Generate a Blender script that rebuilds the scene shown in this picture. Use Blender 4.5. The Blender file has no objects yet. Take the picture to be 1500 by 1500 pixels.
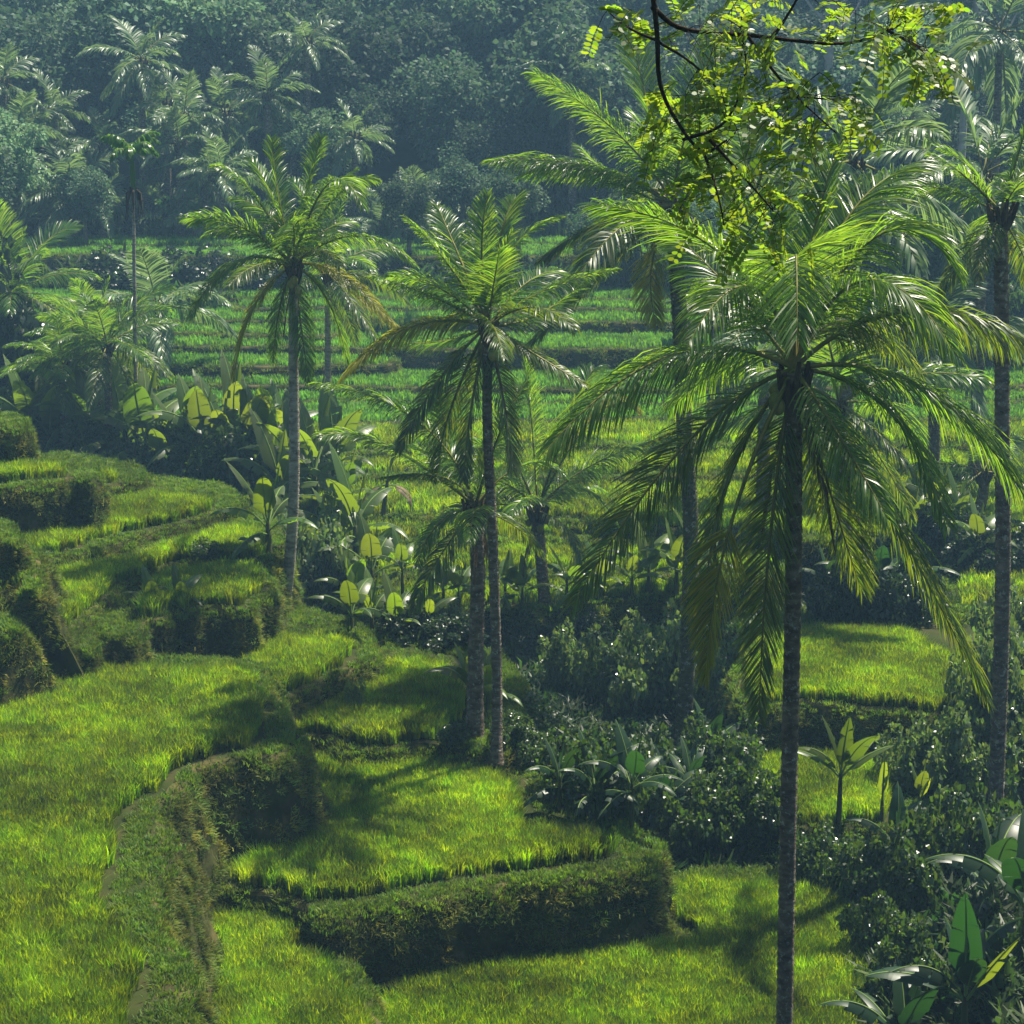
import bpy, math, random
import numpy as np
from mathutils import Vector
R = math.radians
SC = bpy.context.scene
COL = SC.collection
# ------------------------------------------------------------------ camera
F, PITCH, CZ = 2600.0, R(13.0), 20.0          # focal length in photo pixels (1500 wide), tilt, height
cam_d = bpy.data.cameras.new('camera')
cam = bpy.data.objects.new('camera', cam_d); COL.objects.link(cam)
cam.location = (0, 0, CZ); cam.rotation_euler = (R(90) - PITCH, 0, 0)
cam_d.sensor_width = 36; cam_d.lens = F / 1500 * 36; cam_d.clip_end = 3000; cam_d.clip_start = .1
SC.camera = cam
# ------------------------------------------------------------------ light
SUN_AZ, SUN_EL = R(48), R(62)                 # azimuth from +Y towards +X
w = bpy.data.worlds.new('World'); SC.world = w; w.use_nodes = True
nt = w.node_tree; nt.nodes.clear()
sky = nt.nodes.new('ShaderNodeTexSky'); sky.sky_type = 'NISHITA'; sky.sun_disc = False
sky.sun_elevation = SUN_EL; sky.sun_rotation = SUN_AZ
bg = nt.nodes.new('ShaderNodeBackground'); bg.inputs[1].default_value = .05
wo = nt.nodes.new('ShaderNodeOutputWorld')
nt.links.new(sky.outputs[0], bg.inputs[0]); nt.links.new(bg.outputs[0], wo.inputs[0])
sd = bpy.data.lights.new('sun', 'SUN'); sd.energy = 5.0; sd.angle = R(.5); sd.color = (1, .93, .76)
sun = bpy.data.objects.new('sun', sd); COL.objects.link(sun)
SDIR = Vector((math.sin(SUN_AZ) * math.cos(SUN_EL), math.cos(SUN_AZ) * math.cos(SUN_EL), math.sin(SUN_EL)))
sun.rotation_euler = SDIR.to_track_quat('Z', 'Y').to_euler(); sun.location = (20, 40, 60)
SC.view_settings.view_transform = 'Standard'; SC.view_settings.look = 'None'
SC.view_settings.exposure = 1.2; SC.view_settings.gamma = 1
cy = SC.cycles
cy.max_bounces = 5; cy.diffuse_bounces = 3; cy.glossy_bounces = 2; cy.transmission_bounces = 3
cy.transparent_max_bounces = 4; cy.volume_bounces = 1; cy.caustics_reflective = False; cy.caustics_refractive = False
cy.sample_clamp_indirect = 3
HAZE_DENSITY = .0010
# ------------------------------------------------------------------ pixel helpers
sP, cP = math.sin(PITCH), math.cos(PITCH)
def ray(px, py):
    a, b = (px - 750) / F, (750 - py) / F
    return np.array([a, cP + b * sP, -sP + b * cP])
def PD(px, py, d):                            # point on the pixel's ray at forward distance d
    r = ray(px, py); t = d / r[1]
    return np.array([0, 0, CZ]) + r * t
def PZ(px, py, z):                            # point on the pixel's ray at height z
    r = ray(px, py); t = (z - CZ) / r[2]
    return np.array([0, 0, CZ]) + r * t
def to_px(p):
    q = np.asarray(p, float) - np.array([0, 0, CZ])
    f = q[..., 1] * cP - q[..., 2] * sP; u = q[..., 1] * sP + q[..., 2] * cP
    return 750 + F * q[..., 0] / f, 750 - F * u / f
# ------------------------------------------------------------------ mesh helpers
def link(name, me, mats, parent=None, loc=None):
    o = bpy.data.objects.new(name, me); COL.objects.link(o)
    for m in mats if isinstance(mats, (list, tuple)) else [mats]: me.materials.append(m)
    if parent: o.parent = parent
    if loc is not None: o.location = loc
    return o
def mesh(name, pieces, smooth=True):
    """pieces: list of (verts Nx3, quads Mx4, material index)"""
    V = []; Q = []; MI = []; n = 0
    for v, q, mi in pieces:
        if len(q) == 0: continue
        V.append(np.asarray(v, float)); Q.append(np.asarray(q, int) + n); MI.append(np.full(len(q), mi)); n += len(v)
    V = np.concatenate(V); Q = np.concatenate(Q); MI = np.concatenate(MI)
    me = bpy.data.meshes.new(name)
    me.vertices.add(len(V)); me.vertices.foreach_set('co', V.astype(np.float32).ravel())
    me.loops.add(len(Q) * 4); me.loops.foreach_set('vertex_index', Q.astype(np.int32).ravel())
    me.polygons.add(len(Q)); me.polygons.foreach_set('loop_start', np.arange(0, len(Q) * 4, 4, dtype=np.int32))
    me.polygons.foreach_set('loop_total', np.full(len(Q), 4, dtype=np.int32))
    me.polygons.foreach_set('material_index', MI.astype(np.int32))
    me.polygons.foreach_set('use_smooth', np.full(len(Q), smooth))
    me.update(calc_edges=True); me.validate()
    return me
def strips(C, W):
    """C (N,k,3) centre lines, W (N,k,3) half widths -> verts, quads"""
    N, k, _ = C.shape
    V = np.stack([C - W, C + W], 2).reshape(-1, 3)
    base = (np.arange(N) * k * 2)[:, None] + (np.arange(k - 1) * 2)[None]
    b = base.ravel()
    return V, np.stack([b, b + 1, b + 3, b + 2], 1)
def nrm(v): return v / np.maximum(np.linalg.norm(v, axis=-1, keepdims=True), 1e-9)
def tube(P, r, sides=8, cap=True):
    P = np.asarray(P, float); n = len(P); r = np.broadcast_to(np.asarray(r, float), (n,))
    T = nrm(np.gradient(P, axis=0)); ref = np.array([1., 0, 0]) if abs(T[0][0]) < .8 else np.array([0, 1., 0])
    A = nrm(np.cross(T, ref)); B = np.cross(T, A)
    a = np.linspace(0, 2 * math.pi, sides, endpoint=False)
    V = P[:, None] + r[:, None, None] * (np.cos(a)[None, :, None] * A[:, None] + np.sin(a)[None, :, None] * B[:, None])
    i, j = np.meshgrid(np.arange(n - 1), np.arange(sides), indexing='ij'); i = i.ravel(); j = j.ravel(); j2 = (j + 1) % sides
    Q = np.stack([i * sides + j, i * sides + j2, (i + 1) * sides + j2, (i + 1) * sides + j], 1)
    return V.reshape(-1, 3), Q
def bez(pts, n):                              # smooth curve through points
    P = np.asarray(pts, float)
    if len(P) == 3:                           # quadratic through the middle point at t=.5
        c = 2 * P[1] - .5 * (P[0] + P[2]); t = np.linspace(0, 1, n)[:, None]
        return (1 - t) ** 2 * P[0] + 2 * t * (1 - t) * c + t * t * P[2]
    Q = np.concatenate([[2 * P[0] - P[1]], P, [2 * P[-1] - P[-2]]]); m = len(P) - 1; out = []
    for u in np.linspace(0, m - 1e-6, n):
        i = int(u); t = u - i; a, b, c, d = Q[i:i + 4]
        out.append(.5 * ((2 * b) + (c - a) * t + (2 * a - 5 * b + 4 * c - d) * t * t + (-a + 3 * b - 3 * c + d) * t ** 3))
    return np.array(out)
def empty(name, loc, label=None, cat=None, group=None, rz=0, kind=None):
    o = bpy.data.objects.new(name, None); COL.objects.link(o); o.location = loc; o.rotation_euler = (0, 0, rz)
    o.empty_display_size = .2
    return tag(o, label, cat, group, kind)
def tag(o, label=None, cat=None, group=None, kind=None):
    if label: o['label'] = label
    if cat: o['category'] = cat
    if group: o['group'] = group
    if kind: o['kind'] = kind
    return o
# ------------------------------------------------------------------ materials
def leaf_mat(name, col, trans, rough=.45, fac=.45, var=.35, spec=.5, island=True, huevar=.02, patch=0, coat=0, objvar=0):
    m = bpy.data.materials.new(name); m.use_nodes = True; n = m.node_tree; N = n.nodes; L = n.links; N.clear()
    out = N.new('ShaderNodeOutputMaterial'); mix = N.new('ShaderNodeMixShader'); mix.inputs[0].default_value = fac
    p = N.new('ShaderNodeBsdfPrincipled'); p.inputs['Roughness'].default_value = rough
    p.inputs['Specular IOR Level'].default_value = spec
    if coat: p.inputs['Coat Weight'].default_value = coat; p.inputs['Coat Roughness'].default_value = .25
    t = N.new('ShaderNodeBsdfTranslucent')
    if island: g = N.new('ShaderNodeNewGeometry'); rnd = g.outputs['Random Per Island']
    else: g = N.new('ShaderNodeObjectInfo'); rnd = g.outputs['Random']
    mr = N.new('ShaderNodeMapRange'); mr.inputs[3].default_value = 1 - var; mr.inputs[4].default_value = 1 + var
    L.new(rnd, mr.inputs[0]); val = mr.outputs[0]
    if objvar:
        go = N.new('ShaderNodeObjectInfo'); mo = N.new('ShaderNodeMapRange'); mo.inputs[3].default_value = 1 - objvar; mo.inputs[4].default_value = 1 + objvar
        L.new(go.outputs['Random'], mo.inputs[0]); mu0 = N.new('ShaderNodeMath'); mu0.operation = 'MULTIPLY'; L.new(val, mu0.inputs[0]); L.new(mo.outputs[0], mu0.inputs[1]); val = mu0.outputs[0]
    if patch:
        g2 = N.new('ShaderNodeNewGeometry'); nz = N.new('ShaderNodeTexNoise'); nz.inputs['Scale'].default_value = .55; nz.inputs['Detail'].default_value = 3
        L.new(g2.outputs['Position'], nz.inputs['Vector'])
        m2 = N.new('ShaderNodeMapRange'); m2.inputs[1].default_value = .3; m2.inputs[2].default_value = .7
        m2.inputs[3].default_value = 1 - patch; m2.inputs[4].default_value = 1 + patch; L.new(nz.outputs[0], m2.inputs[0])
        mu = N.new('ShaderNodeMath'); mu.operation = 'MULTIPLY'; L.new(val, mu.inputs[0]); L.new(m2.outputs[0], mu.inputs[1]); val = mu.outputs[0]
    mh = N.new('ShaderNodeMapRange'); mh.inputs[3].default_value = .5 - huevar; mh.inputs[4].default_value = .5 + huevar
    fr = N.new('ShaderNodeMath'); fr.operation = 'FRACT'; f2 = N.new('ShaderNodeMath'); f2.operation = 'MULTIPLY'; f2.inputs[1].default_value = 7.31
    L.new(rnd, f2.inputs[0]); L.new(f2.outputs[0], fr.inputs[0]); L.new(fr.outputs[0], mh.inputs[0])
    for c, tgt in ((col, p.inputs['Base Color']), (trans, t.inputs['Color'])):
        h = N.new('ShaderNodeHueSaturation'); h.inputs['Color'].default_value = (*c, 1)
        L.new(val, h.inputs['Value']); L.new(mh.outputs[0], h.inputs['Hue']); L.new(h.outputs[0], tgt)
    L.new(p.outputs[0], mix.inputs[1]); L.new(t.outputs[0], mix.inputs[2]); L.new(mix.outputs[0], out.inputs[0])
    return m
def noise_mat(name, cols, scale=3, detail=6, rough=.9, bump=.3, bscale=None, stretch=(1, 1, 1), obj=False):
    m = bpy.data.materials.new(name); m.use_nodes = True; n = m.node_tree; N = n.nodes; L = n.links
    p = N['Principled BSDF']; p.inputs['Roughness'].default_value = rough; p.inputs['Specular IOR Level'].default_value = .08
    tc = N.new('ShaderNodeTexCoord'); mp = N.new('ShaderNodeMapping'); mp.inputs['Scale'].default_value = stretch
    L.new(tc.outputs['Object'], mp.inputs[0])
    nz = N.new('ShaderNodeTexNoise'); nz.inputs['Scale'].default_value = scale; nz.inputs['Detail'].default_value = detail
    L.new(mp.outputs[0], nz.inputs['Vector']); cr = N.new('ShaderNodeValToRGB'); e = cr.color_ramp.elements
    lo, hi = .3, .72
    e[0].position = lo; e[0].color = (*cols[0], 1); e[1].position = hi; e[1].color = (*cols[-1], 1)
    for i, c in enumerate(cols[1:-1]):
        x = e.new(lo + (hi - lo) * (i + 1) / (len(cols) - 1)); x.color = (*c, 1)
    L.new(nz.outputs[0], cr.inputs[0]); L.new(cr.outputs[0], p.inputs['Base Color'])
    if bump:
        n2 = N.new('ShaderNodeTexNoise'); n2.inputs['Scale'].default_value = bscale or scale * 4; n2.inputs['Detail'].default_value = 5
        L.new(mp.outputs[0], n2.inputs['Vector']); b = N.new('ShaderNodeBump'); b.inputs['Strength'].default_value = bump; b.inputs['Distance'].default_value = .05
        L.new(n2.outputs[0], b.inputs['Height']); L.new(b.outputs[0], p.inputs['Normal'])
    return m
M = {}
M['soil'] = noise_mat('wet_soil', [(.012, .018, .004), (.03, .04, .008), (.05, .04, .018)], 1.2)
M['bank'] = noise_mat('bank_earth', [(.015, .015, .005), (.04, .045, .012), (.11, .09, .035)], 1.6, bump=.8)
M['ground'] = noise_mat('ground_cover', [(.006, .012, .003), (.015, .03, .006), (.03, .045, .012)], .5, bump=.6)
M['rice'] = leaf_mat('rice_leaf', (.096, .162, .003), (.32, .475, .002), .55, .5, .65, .3, island=False, huevar=.03, patch=.5)  # random tone patches, deepened in the colour to suggest shadows across the rice
M['rice_far'] = leaf_mat('rice_leaf_far', (.11, .25, .02), (.2, .45, .03), .6, .45, .3, .3, island=False, huevar=.012, patch=.2)
M['bund'] = leaf_mat('bund_grass_blade', (.09, .155, .014), (.19, .31, .012), .6, .4, .4, .3, island=False, huevar=.02, patch=.3)
M['dry'] = leaf_mat('bank_grass_blade', (.115, .145, .022), (.17, .22, .02), .65, .35, .55, .2, island=False, huevar=.05, patch=.55)
# ------------------------------------------------------------------ terraces (poly in photo pixels, taken at height z)
def chaikin(P, n=2, closed=True):
    P = np.asarray(P, float)
    for _ in range(n):
        Q = np.roll(P, -1, 0); P = np.stack([.75 * P + .25 * Q, .25 * P + .75 * Q], 1).reshape(-1, 2)
    return P
def resample(P, step):
    Q = np.concatenate([P, P[:1]]); d = np.r_[0, np.cumsum(np.linalg.norm(np.diff(Q, axis=0), axis=1))]
    n = max(8, int(d[-1] / step)); s = np.linspace(0, d[-1], n, endpoint=False)
    return np.stack([np.interp(s, d, Q[:, 0]), np.interp(s, d, Q[:, 1])], 1)
def inside(pts, poly):
    r = np.zeros(len(pts), bool)
    lo, hi = poly.min(0), poly.max(0)
    idx = np.nonzero(((pts >= lo) & (pts <= hi)).all(1))[0]
    if len(idx) == 0: return r
    x, y = pts[idx, 0], pts[idx, 1]; c = np.zeros(len(idx), bool)
    X, Y = poly[:, 0], poly[:, 1]; X2, Y2 = np.roll(X, -1), np.roll(Y, -1)
    for a, b, a2, b2 in zip(X, Y, X2, Y2):
        if b == b2: continue
        c ^= ((b > y) != (b2 > y)) & (x < (a2 - a) * (y - b) / (b2 - b) + a)
    r[idx] = c
    return r
def dist_to(pts, poly):
    A = poly; B = np.roll(poly, -1, 0); D = B - A; L2 = np.maximum((D ** 2).sum(1), 1e-9); best = np.full(len(pts), 1e9)
    for a, d, l in zip(A, D, L2):
        t = np.clip(((pts - a) @ d) / l, 0, 1)
        q = pts - a - t[:, None] * d
        best = np.minimum(best, (q ** 2).sum(1))
    return np.sqrt(best)
T = []          # dicts: name, z, poly (world xy), rice (world xy or None), drop
def terr(z, poly, rice=None, inset=.55, drop=2.5, smooth=2, label=None, world=False, far=False, hgt=1.0, batter=.18, seed=0):
    P = np.array([PZ(x, y, z)[:2] for x, y in poly]) if not world else np.array(poly, float)
    d = P[:, 1].min(); step = .22 if d < 45 else (.4 if d < 60 else .8)
    S = resample(chaikin(P, smooth), step)
    rg = np.random.default_rng(int(z * 100) + seed)
    # soft irregularity of the lip
    k = len(S); nz = np.zeros(k)
    for f_, a_ in ((7, .10), (17, .07), (41, .04)):
        nz += a_ * np.sin(np.linspace(0, 2 * math.pi, k, endpoint=False) * max(1, int(k * step / 40 * f_)) + rg.uniform(0, 6))
    tn = nrm(np.roll(S, -1, 0) - np.roll(S, 1, 0)); nr = np.stack([tn[:, 1], -tn[:, 0]], 1)
    area = .5 * np.sum(S[:, 0] * np.roll(S[:, 1], -1) - np.roll(S[:, 0], -1) * S[:, 1])
    if area < 0: nr = -nr
    S = S + nr * nz[:, None]
    Rp = None
    if rice is not None: Rp = chaikin(np.array([PZ(x, y, z + .42)[:2] for x, y in rice]), 1)
    T.append(dict(z=z, P=S, N=nr, rice=Rp, inset=inset, drop=drop, label=label, far=far, hgt=hgt, step=step, batter=batter, ccw=area > 0))
B_ = -900  # far-left pixel
# F0 the lowest field
terr(5.0, [(530, 1700), (545, 1440), (560, 1415), (700, 1350), (940, 1330), (1000, 1275), (1130, 1268), (1250, 1295), (1300, 1340), (1330, 1420), (1340, 1700)],
     rice=[(560, 1720), (555, 1465), (575, 1428), (640, 1410), (740, 1395), (880, 1372), (985, 1358), (1030, 1362), (1042, 1340), (1000, 1322), (975, 1296), (990, 1272), (1120, 1275), (1235, 1298), (1268, 1330), (1300, 1420), (1310, 1720)],
     label='lowest bright rice field behind the foot of the nearest palm trunk', seed=1)
# F0b small field between the tall bank and the hollow
terr(5.9, [(240, 1300), (330, 1290), (450, 1322), (472, 1352), (490, 1400), (535, 1440), (550, 1490), (555, 1720), (200, 1720)],
     rice=[(283, 1345), (317, 1320), (400, 1310), (449, 1315), (446, 1338), (420, 1368), (432, 1376), (470, 1382), (486, 1412), (528, 1450), (540, 1500), (540, 1720), (290, 1720), (300, 1450)],
     label='small low rice field beside the dark hollow at the bottom', seed=2)
# F1 middle field
terr(6.5, [(300, 1290), (440, 1312), (468, 1340), (500, 1348), (580, 1322), (667, 1302), (800, 1284), (930, 1282), (960, 1262), (962, 1238), (905, 1205), (850, 1165), (810, 1110), (770, 1050), (700, 1000), (440, 1000), (380, 1060), (260, 1090)],
     rice=[(330, 1282), (400, 1286), (495, 1284), (560, 1272), (617, 1260), (733, 1243), (893, 1226), (897, 1210), (790, 1196), (752, 1190), (762, 1165), (752, 1135), (713, 1112), (640, 1098), (560, 1094), (470, 1072), (450, 1080), (462, 1190), (400, 1215), (330, 1262)],
     label='rice field above the long dark bank in the lower middle', batter=.12, seed=3)
# F4
terr(7.05, [(400, 1085), (440, 1082), (475, 1075), (490, 1082), (530, 1096), (570, 1092), (640, 1080), (690, 1090), (735, 1095), (765, 1075), (760, 1010), (720, 950), (620, 925), (500, 920), (380, 960)],
     rice=[(418, 1068), (440, 1062), (448, 1048), (470, 1046), (478, 1062), (533, 1068), (627, 1062), (660, 1035), (674, 1020), (672, 985), (640, 952), (560, 958), (530, 985), (430, 1025), (415, 1040)],
     label='bright rice field left of the slim twin palm trunks', seed=4)
# F2b
terr(7.75, [(395, 1050), (415, 1018), (450, 1002), (500, 985), (540, 966), (545, 948), (520, 915), (400, 878), (190, 890), (185, 1010), (340, 1020)],
     rice=[(385, 985), (410, 1000), (440, 985), (512, 940), (508, 922), (440, 915), (360, 912), (350, 940)],
     label='small rice field at the foot of the pale curved palm trunk', seed=5)
# F2 large left field
terr(8.3, [(395, 1045), (418, 1066), (424, 1082), (400, 1100), (340, 1108), (290, 1120), (262, 1142), (238, 1170), (216, 1192), (222, 1215), (232, 1255), (222, 1285), (212, 1325), (245, 1372), (256, 1430), (252, 1500), (255, 1720), (B_, 1720), (B_, 850), (60, 850), (180, 890), (196, 966), (345, 968), (388, 980)],
     rice=[(372, 1035), (368, 1062), (300, 1075), (241, 1096), (236, 1122), (196, 1132), (150, 1178), (162, 1206), (148, 1250), (128, 1284), (150, 1320), (196, 1365), (200, 1395), (172, 1436), (176, 1480), (205, 1540), (220, 1720), (B_, 1720), (B_, 860), (60, 915), (110, 925), (180, 948), (210, 962), (290, 968), (350, 962), (385, 985)],
     label='large rice field filling the left foreground above the tall bank', batter=.32, seed=6)
# F5 with the square grass block
terr(9.05, [(122, 960), (128, 930), (150, 905), (192, 945), (205, 905), (243, 906), (250, 892), (278, 898), (292, 886), (345, 882), (354, 893), (356, 880), (385, 868), (395, 820), (380, 790), (180, 790), (100, 880)],
     rice=[(205, 880), (260, 880), (300, 870), (372, 868), (380, 830), (376, 812), (300, 815), (240, 822), (215, 845)],
     label='rice field ending in square grassy blocks beside a leafy shrub', batter=.08, seed=7)
terr(9.3, [(70, 930), (100, 918), (126, 908), (133, 882), (170, 858), (195, 846), (250, 826), (320, 818), (390, 818), (405, 790), (385, 740), (150, 730), (-50, 760), (B_, 800), (B_, 950)],
     rice=[(60, 905), (118, 893), (124, 872), (150, 850), (190, 818), (250, 806), (383, 793), (390, 780), (384, 765), (340, 755), (330, 762), (160, 812), (40, 830), (45, 880)],
     label='curving rice field above the leafy shrub, second below the square blocks', seed=8)
terr(9.6, [(20, 830), (60, 818), (113, 813), (140, 800), (200, 782), (260, 765), (318, 750), (345, 738), (335, 718), (300, 704), (200, 697), (130, 690), (-100, 700), (-100, 820)],
     rice=[(30, 785), (90, 785), (115, 772), (167, 757), (230, 745), (283, 737), (313, 727), (300, 718), (200, 708), (135, 712), (130, 740), (0, 765), (0, 785)],
     label='rice field on the crest of the spur right of the square blocks', seed=9)
terr(10.2, [(100, 735), (130, 712), (200, 702), (205, 694), (175, 674), (60, 660), (40, 700)],
     rice=[(100, 690), (173, 694), (174, 680), (100, 676)], label='small shaded rice patch behind the square blocks', seed=10)
terr(11.0, [(-150, 722), (0, 714), (78, 706), (85, 700), (120, 697), (130, 703), (132, 690), (110, 676), (60, 662), (-150, 660)],
     rice=[(-120, 690), (0, 684), (70, 675), (93, 676), (92, 668), (0, 665), (-120, 672)], batter=.06,
     label='narrow rice strip on top of the square dark-faced blocks', seed=11)
terr(12.1, [(-150, 630), (0, 622), (26, 622), (34, 630), (31, 614), (0, 606), (-150, 606)], inset=9, batter=.05, seed=12, drop=3)
# near-left blocks
terr(9.9, [(-300, 940), (-10, 915), (14, 915), (24, 925), (26, 885), (-20, 850), (-300, 850)], inset=9, batter=.5, seed=13, drop=3)
terr(10.5, [(-300, 862), (0, 848), (26, 842), (36, 850), (44, 868), (40, 820), (30, 790), (0, 770), (-300, 770)], inset=9, batter=.45, seed=14, drop=3)
terr(11.2, [(-300, 806), (0, 790), (14, 790), (22, 798), (22, 776), (0, 765), (-300, 770)], inset=9, batter=.12, seed=141, drop=3)
# valley floor and centre fields
terr(5.6, [(380, 900), (520, 892), (700, 895), (870, 882), (1000, 872), (1130, 860), (1150, 820), (1130, 780), (520, 780), (380, 800)], label='low rice field glimpsed behind the row of banana plants', seed=15, inset=.4)
terr(5.95, [(480, 850), (560, 842), (700, 838), (870, 838), (1010, 842), (1150, 850), (1160, 790), (1120, 740), (480, 740)], label='sunlit rice field seen between the slim palm trunks', seed=16, inset=.4)
terr(6.35, [(400, 800), (560, 796), (700, 790), (900, 788), (1090, 795), (1400, 800), (1400, 730), (400, 730)], label='rice strip just above the sunlit field between the trunks', seed=17, inset=.4)
terr(6.7, [(200, 780), (300, 772), (450, 765), (560, 757), (700, 755), (900, 768), (1165, 788), (1350, 792), (1700, 800), (1700, 600), (200, 640)], label='wide rice field across the middle of the valley', seed=18, inset=.5)
terr(7.15, [(150, 712), (280, 708), (420, 702), (560, 696), (700, 694), (900, 700), (1150, 692), (1300, 690), (1700, 700), (1700, 560), (150, 560)], label='rice field behind the stooping dead banana leaf', seed=19, inset=.5, far=False)
terr(7.6, [(-400, 690), (100, 672), (500, 662), (700, 655), (860, 650), (1000, 655), (1150, 650), (1700, 655), (1700, 540), (-400, 560)], label='rice field level with the small palm crown in the centre', seed=20, inset=.5)
terr(7.95, [(-400, 640), (100, 628), (500, 620), (700, 616), (1000, 612), (1700, 618), (1700, 520), (-400, 520)], label='lowest green strip of the striped far terraces', seed=21, far=True, inset=.35)
def strip(lip, d, z, x0, x1, w, label, seed, wob=1.2):
    rg = np.random.default_rng(seed); xs = np.linspace(x0, x1, 12); k = d / F
    yv = d + wob * np.sin(xs / 170 + rg.uniform(0, 6)) + .5 * wob * np.sin(xs / 61 + rg.uniform(0, 6))
    fr = [((x - 750) * k, y) for x, y in zip(xs, yv)]; bk = [((x - 750) * k, d + w) for x in xs[::-1]]
    terr(z, fr + bk, label=label, world=True, far=True, seed=seed, inset=.35, drop=2.6, smooth=1, batter=.1)
for i, (lip, d, x0, x1, w, lb) in enumerate([
    (590, 71.0, -300, 1900, 12, 'second strip from the bottom of the striped far terraces'),
    (567, 72.6, 140, 1900, 12, 'third strip from the bottom of the striped far terraces'),
    (535, 74.8, -300, 590, 12, 'fourth strip from the bottom of the striped far terraces'),
    (509, 77.0, -300, 1900, 12, 'fifth strip from the bottom of the striped far terraces'),
    (489, 79.0, -300, 500, 12, 'sixth strip from the bottom of the striped far terraces'),
    (470, 81.2, -300, 1200, 12, 'seventh strip from the bottom of the striped far terraces'),
    (452, 83.2, 330, 1100, 10, 'eighth strip from the bottom of the striped far terraces'),
    (437, 85.4, -300, 1000, 9, 'ninth strip from the bottom, under the dark bushy bank'),
    (374, 90.0, -300, 1000, 10, 'topmost but one strip of the far terraces above the dark bushy bank'),
    (358, 94.0, -300, 1000, 9, 'topmost pale green strip of the far terraces below the forest')]):
    strip(lip, d, CZ + (d / ray(750, lip)[1]) * ray(750, lip)[2], x0, x1, w, lb, 50 + i, wob=.55 if i < 8 else .8)
# right-hand fields
terr(5.25, [(1040, 1215), (1130, 1212), (1300, 1205), (1420, 1200), (1440, 1100), (1300, 1080), (1040, 1080)],
     rice=[(1062, 1150), (1080, 1180), (1230, 1190), (1300, 1185), (1300, 1090), (1120, 1090), (1066, 1118)], label='shaded rice field around the single upright banana leaf', seed=30)
terr(6.5, [(1080, 1035), (1168, 1026), (1250, 1032), (1370, 1044), (1480, 1054), (1600, 1060), (1640, 960), (1600, 880), (1100, 880)],
     rice=[(1100, 1012), (1168, 1008), (1250, 1016), (1330, 1024), (1400, 1030), (1420, 980), (1400, 945), (1355, 935), (1340, 908), (1200, 908), (1100, 915)], label='brightest rice field right of the nearest palm trunk', seed=31)
terr(6.75, [(1390, 905), (1430, 895), (1560, 895), (1700, 900), (1700, 820), (1400, 820)], label='small rice field at the right edge beside the thick trunk', seed=32, inset=.4)
# ------------------------------------------------------------------ base ground
def base_z(x, y):
    x = np.asarray(x, float); y = np.asarray(y, float)
    z = np.interp(y, [-60, -5, 0, 22, 24, 50, 60, 70, 76, 85, 92, 97, 118, 140, 170, 260], [22, 18.6, 18.3, 4.7, 4.5, 4.6, 5.2, 6.6, 8.2, 10.3, 11.6, 12.6, 18.5, 24.5, 29, 33])
    m = np.clip((x - 5.5) / 2.5, 0, 1) * np.clip((34 - y) / 6, 0, 1)          # mound under the plants at the lower right
    z = np.maximum(z, 4.6 + 1.7 * m)
    l = np.clip((-x - 14) / 10, 0, 1) * np.clip((y - 8) / 10, 0, 1) * np.clip((70 - y) / 12, 0, 1)   # the spur goes on to the left, out of the picture
    z = np.maximum(z, 4.6 + 7 * l)
    z = z - 5.5 * np.clip((y - 122) / 8, 0, 1) * np.clip((-x - 20) / 6, 0, 1)
    return z + .25 * np.sin(x * .9 + y * .4) * np.sin(y * .7 - x * .2) * (y > 24)
def ground(pts, skip=None):
    pts = np.asarray(pts, float)[:, :2]; g = base_z(pts[:, 0], pts[:, 1])
    for t in T:
        if t is skip or t['z'] <= g.min(): continue
        ins = inside(pts, t['P']); g = np.where(ins & (t['z'] > g), t['z'], g)
    return g
def hit(px, py, dmin=15, dmax=150):           # where the pixel's ray first meets the land
    r = ray(px, py); d = np.arange(dmin, dmax, .1); t = d / r[1]
    P = np.array([0, 0, CZ]) + r[None] * t[:, None]; g = ground(P)
    k = np.nonzero(P[:, 2] <= g)[0]
    i = k[0] if len(k) else len(d) - 1
    return np.array([P[i, 0], P[i, 1] + .05, g[i]])
def gnear(x, y): return float(ground(np.array([[x, y]]))[0])
def build_ground():
    xs = np.concatenate([np.arange(-160, -30, 4.), np.arange(-30, 30, 1.), np.arange(30, 161, 4.)])
    ys = np.concatenate([np.arange(-60, 20, 2.), np.arange(20, 100, .8), np.arange(100, 262, 4.)])
    X, Y = np.meshgrid(xs, ys); Z = base_z(X, Y); ny, nx = X.shape
    V = np.stack([X, Y, Z], 2).reshape(-1, 3); j, i = np.meshgrid(np.arange(ny - 1), np.arange(nx - 1), indexing='ij')
    b = (j * nx + i).ravel(); Q = np.stack([b, b + 1, b + nx + 1, b + nx], 1)
    o = link('ground', mesh('ground', [(V, Q, 0)]), M['ground']); tag(o, kind='structure')
build_ground()
def wall_noise(p):
    return .05 * np.sin(p[:, 0] * 5.1 + p[:, 2] * 3) * np.sin(p[:, 1] * 4.3 - p[:, 2] * 2.2) + .035 * np.sin(p[:, 0] * 11 + p[:, 1] * 9 + p[:, 2] * 8)
def wall_pt(t, i, h):                          # point(s) on the wall, h metres below the lip
    b = t['batter'] * h + .15 * np.sqrt(np.clip(1 - (1 - np.minimum(h / .3, 1)) ** 2, 0, 1))
    p = np.concatenate([t['P'][i] + t['N'][i] * b[:, None], (t['z'] - h)[:, None]], 1)
    off = wall_noise(p) * np.minimum(h / .3, 1)
    p[:, :2] += t['N'][i] * off[:, None]
    return p
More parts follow.
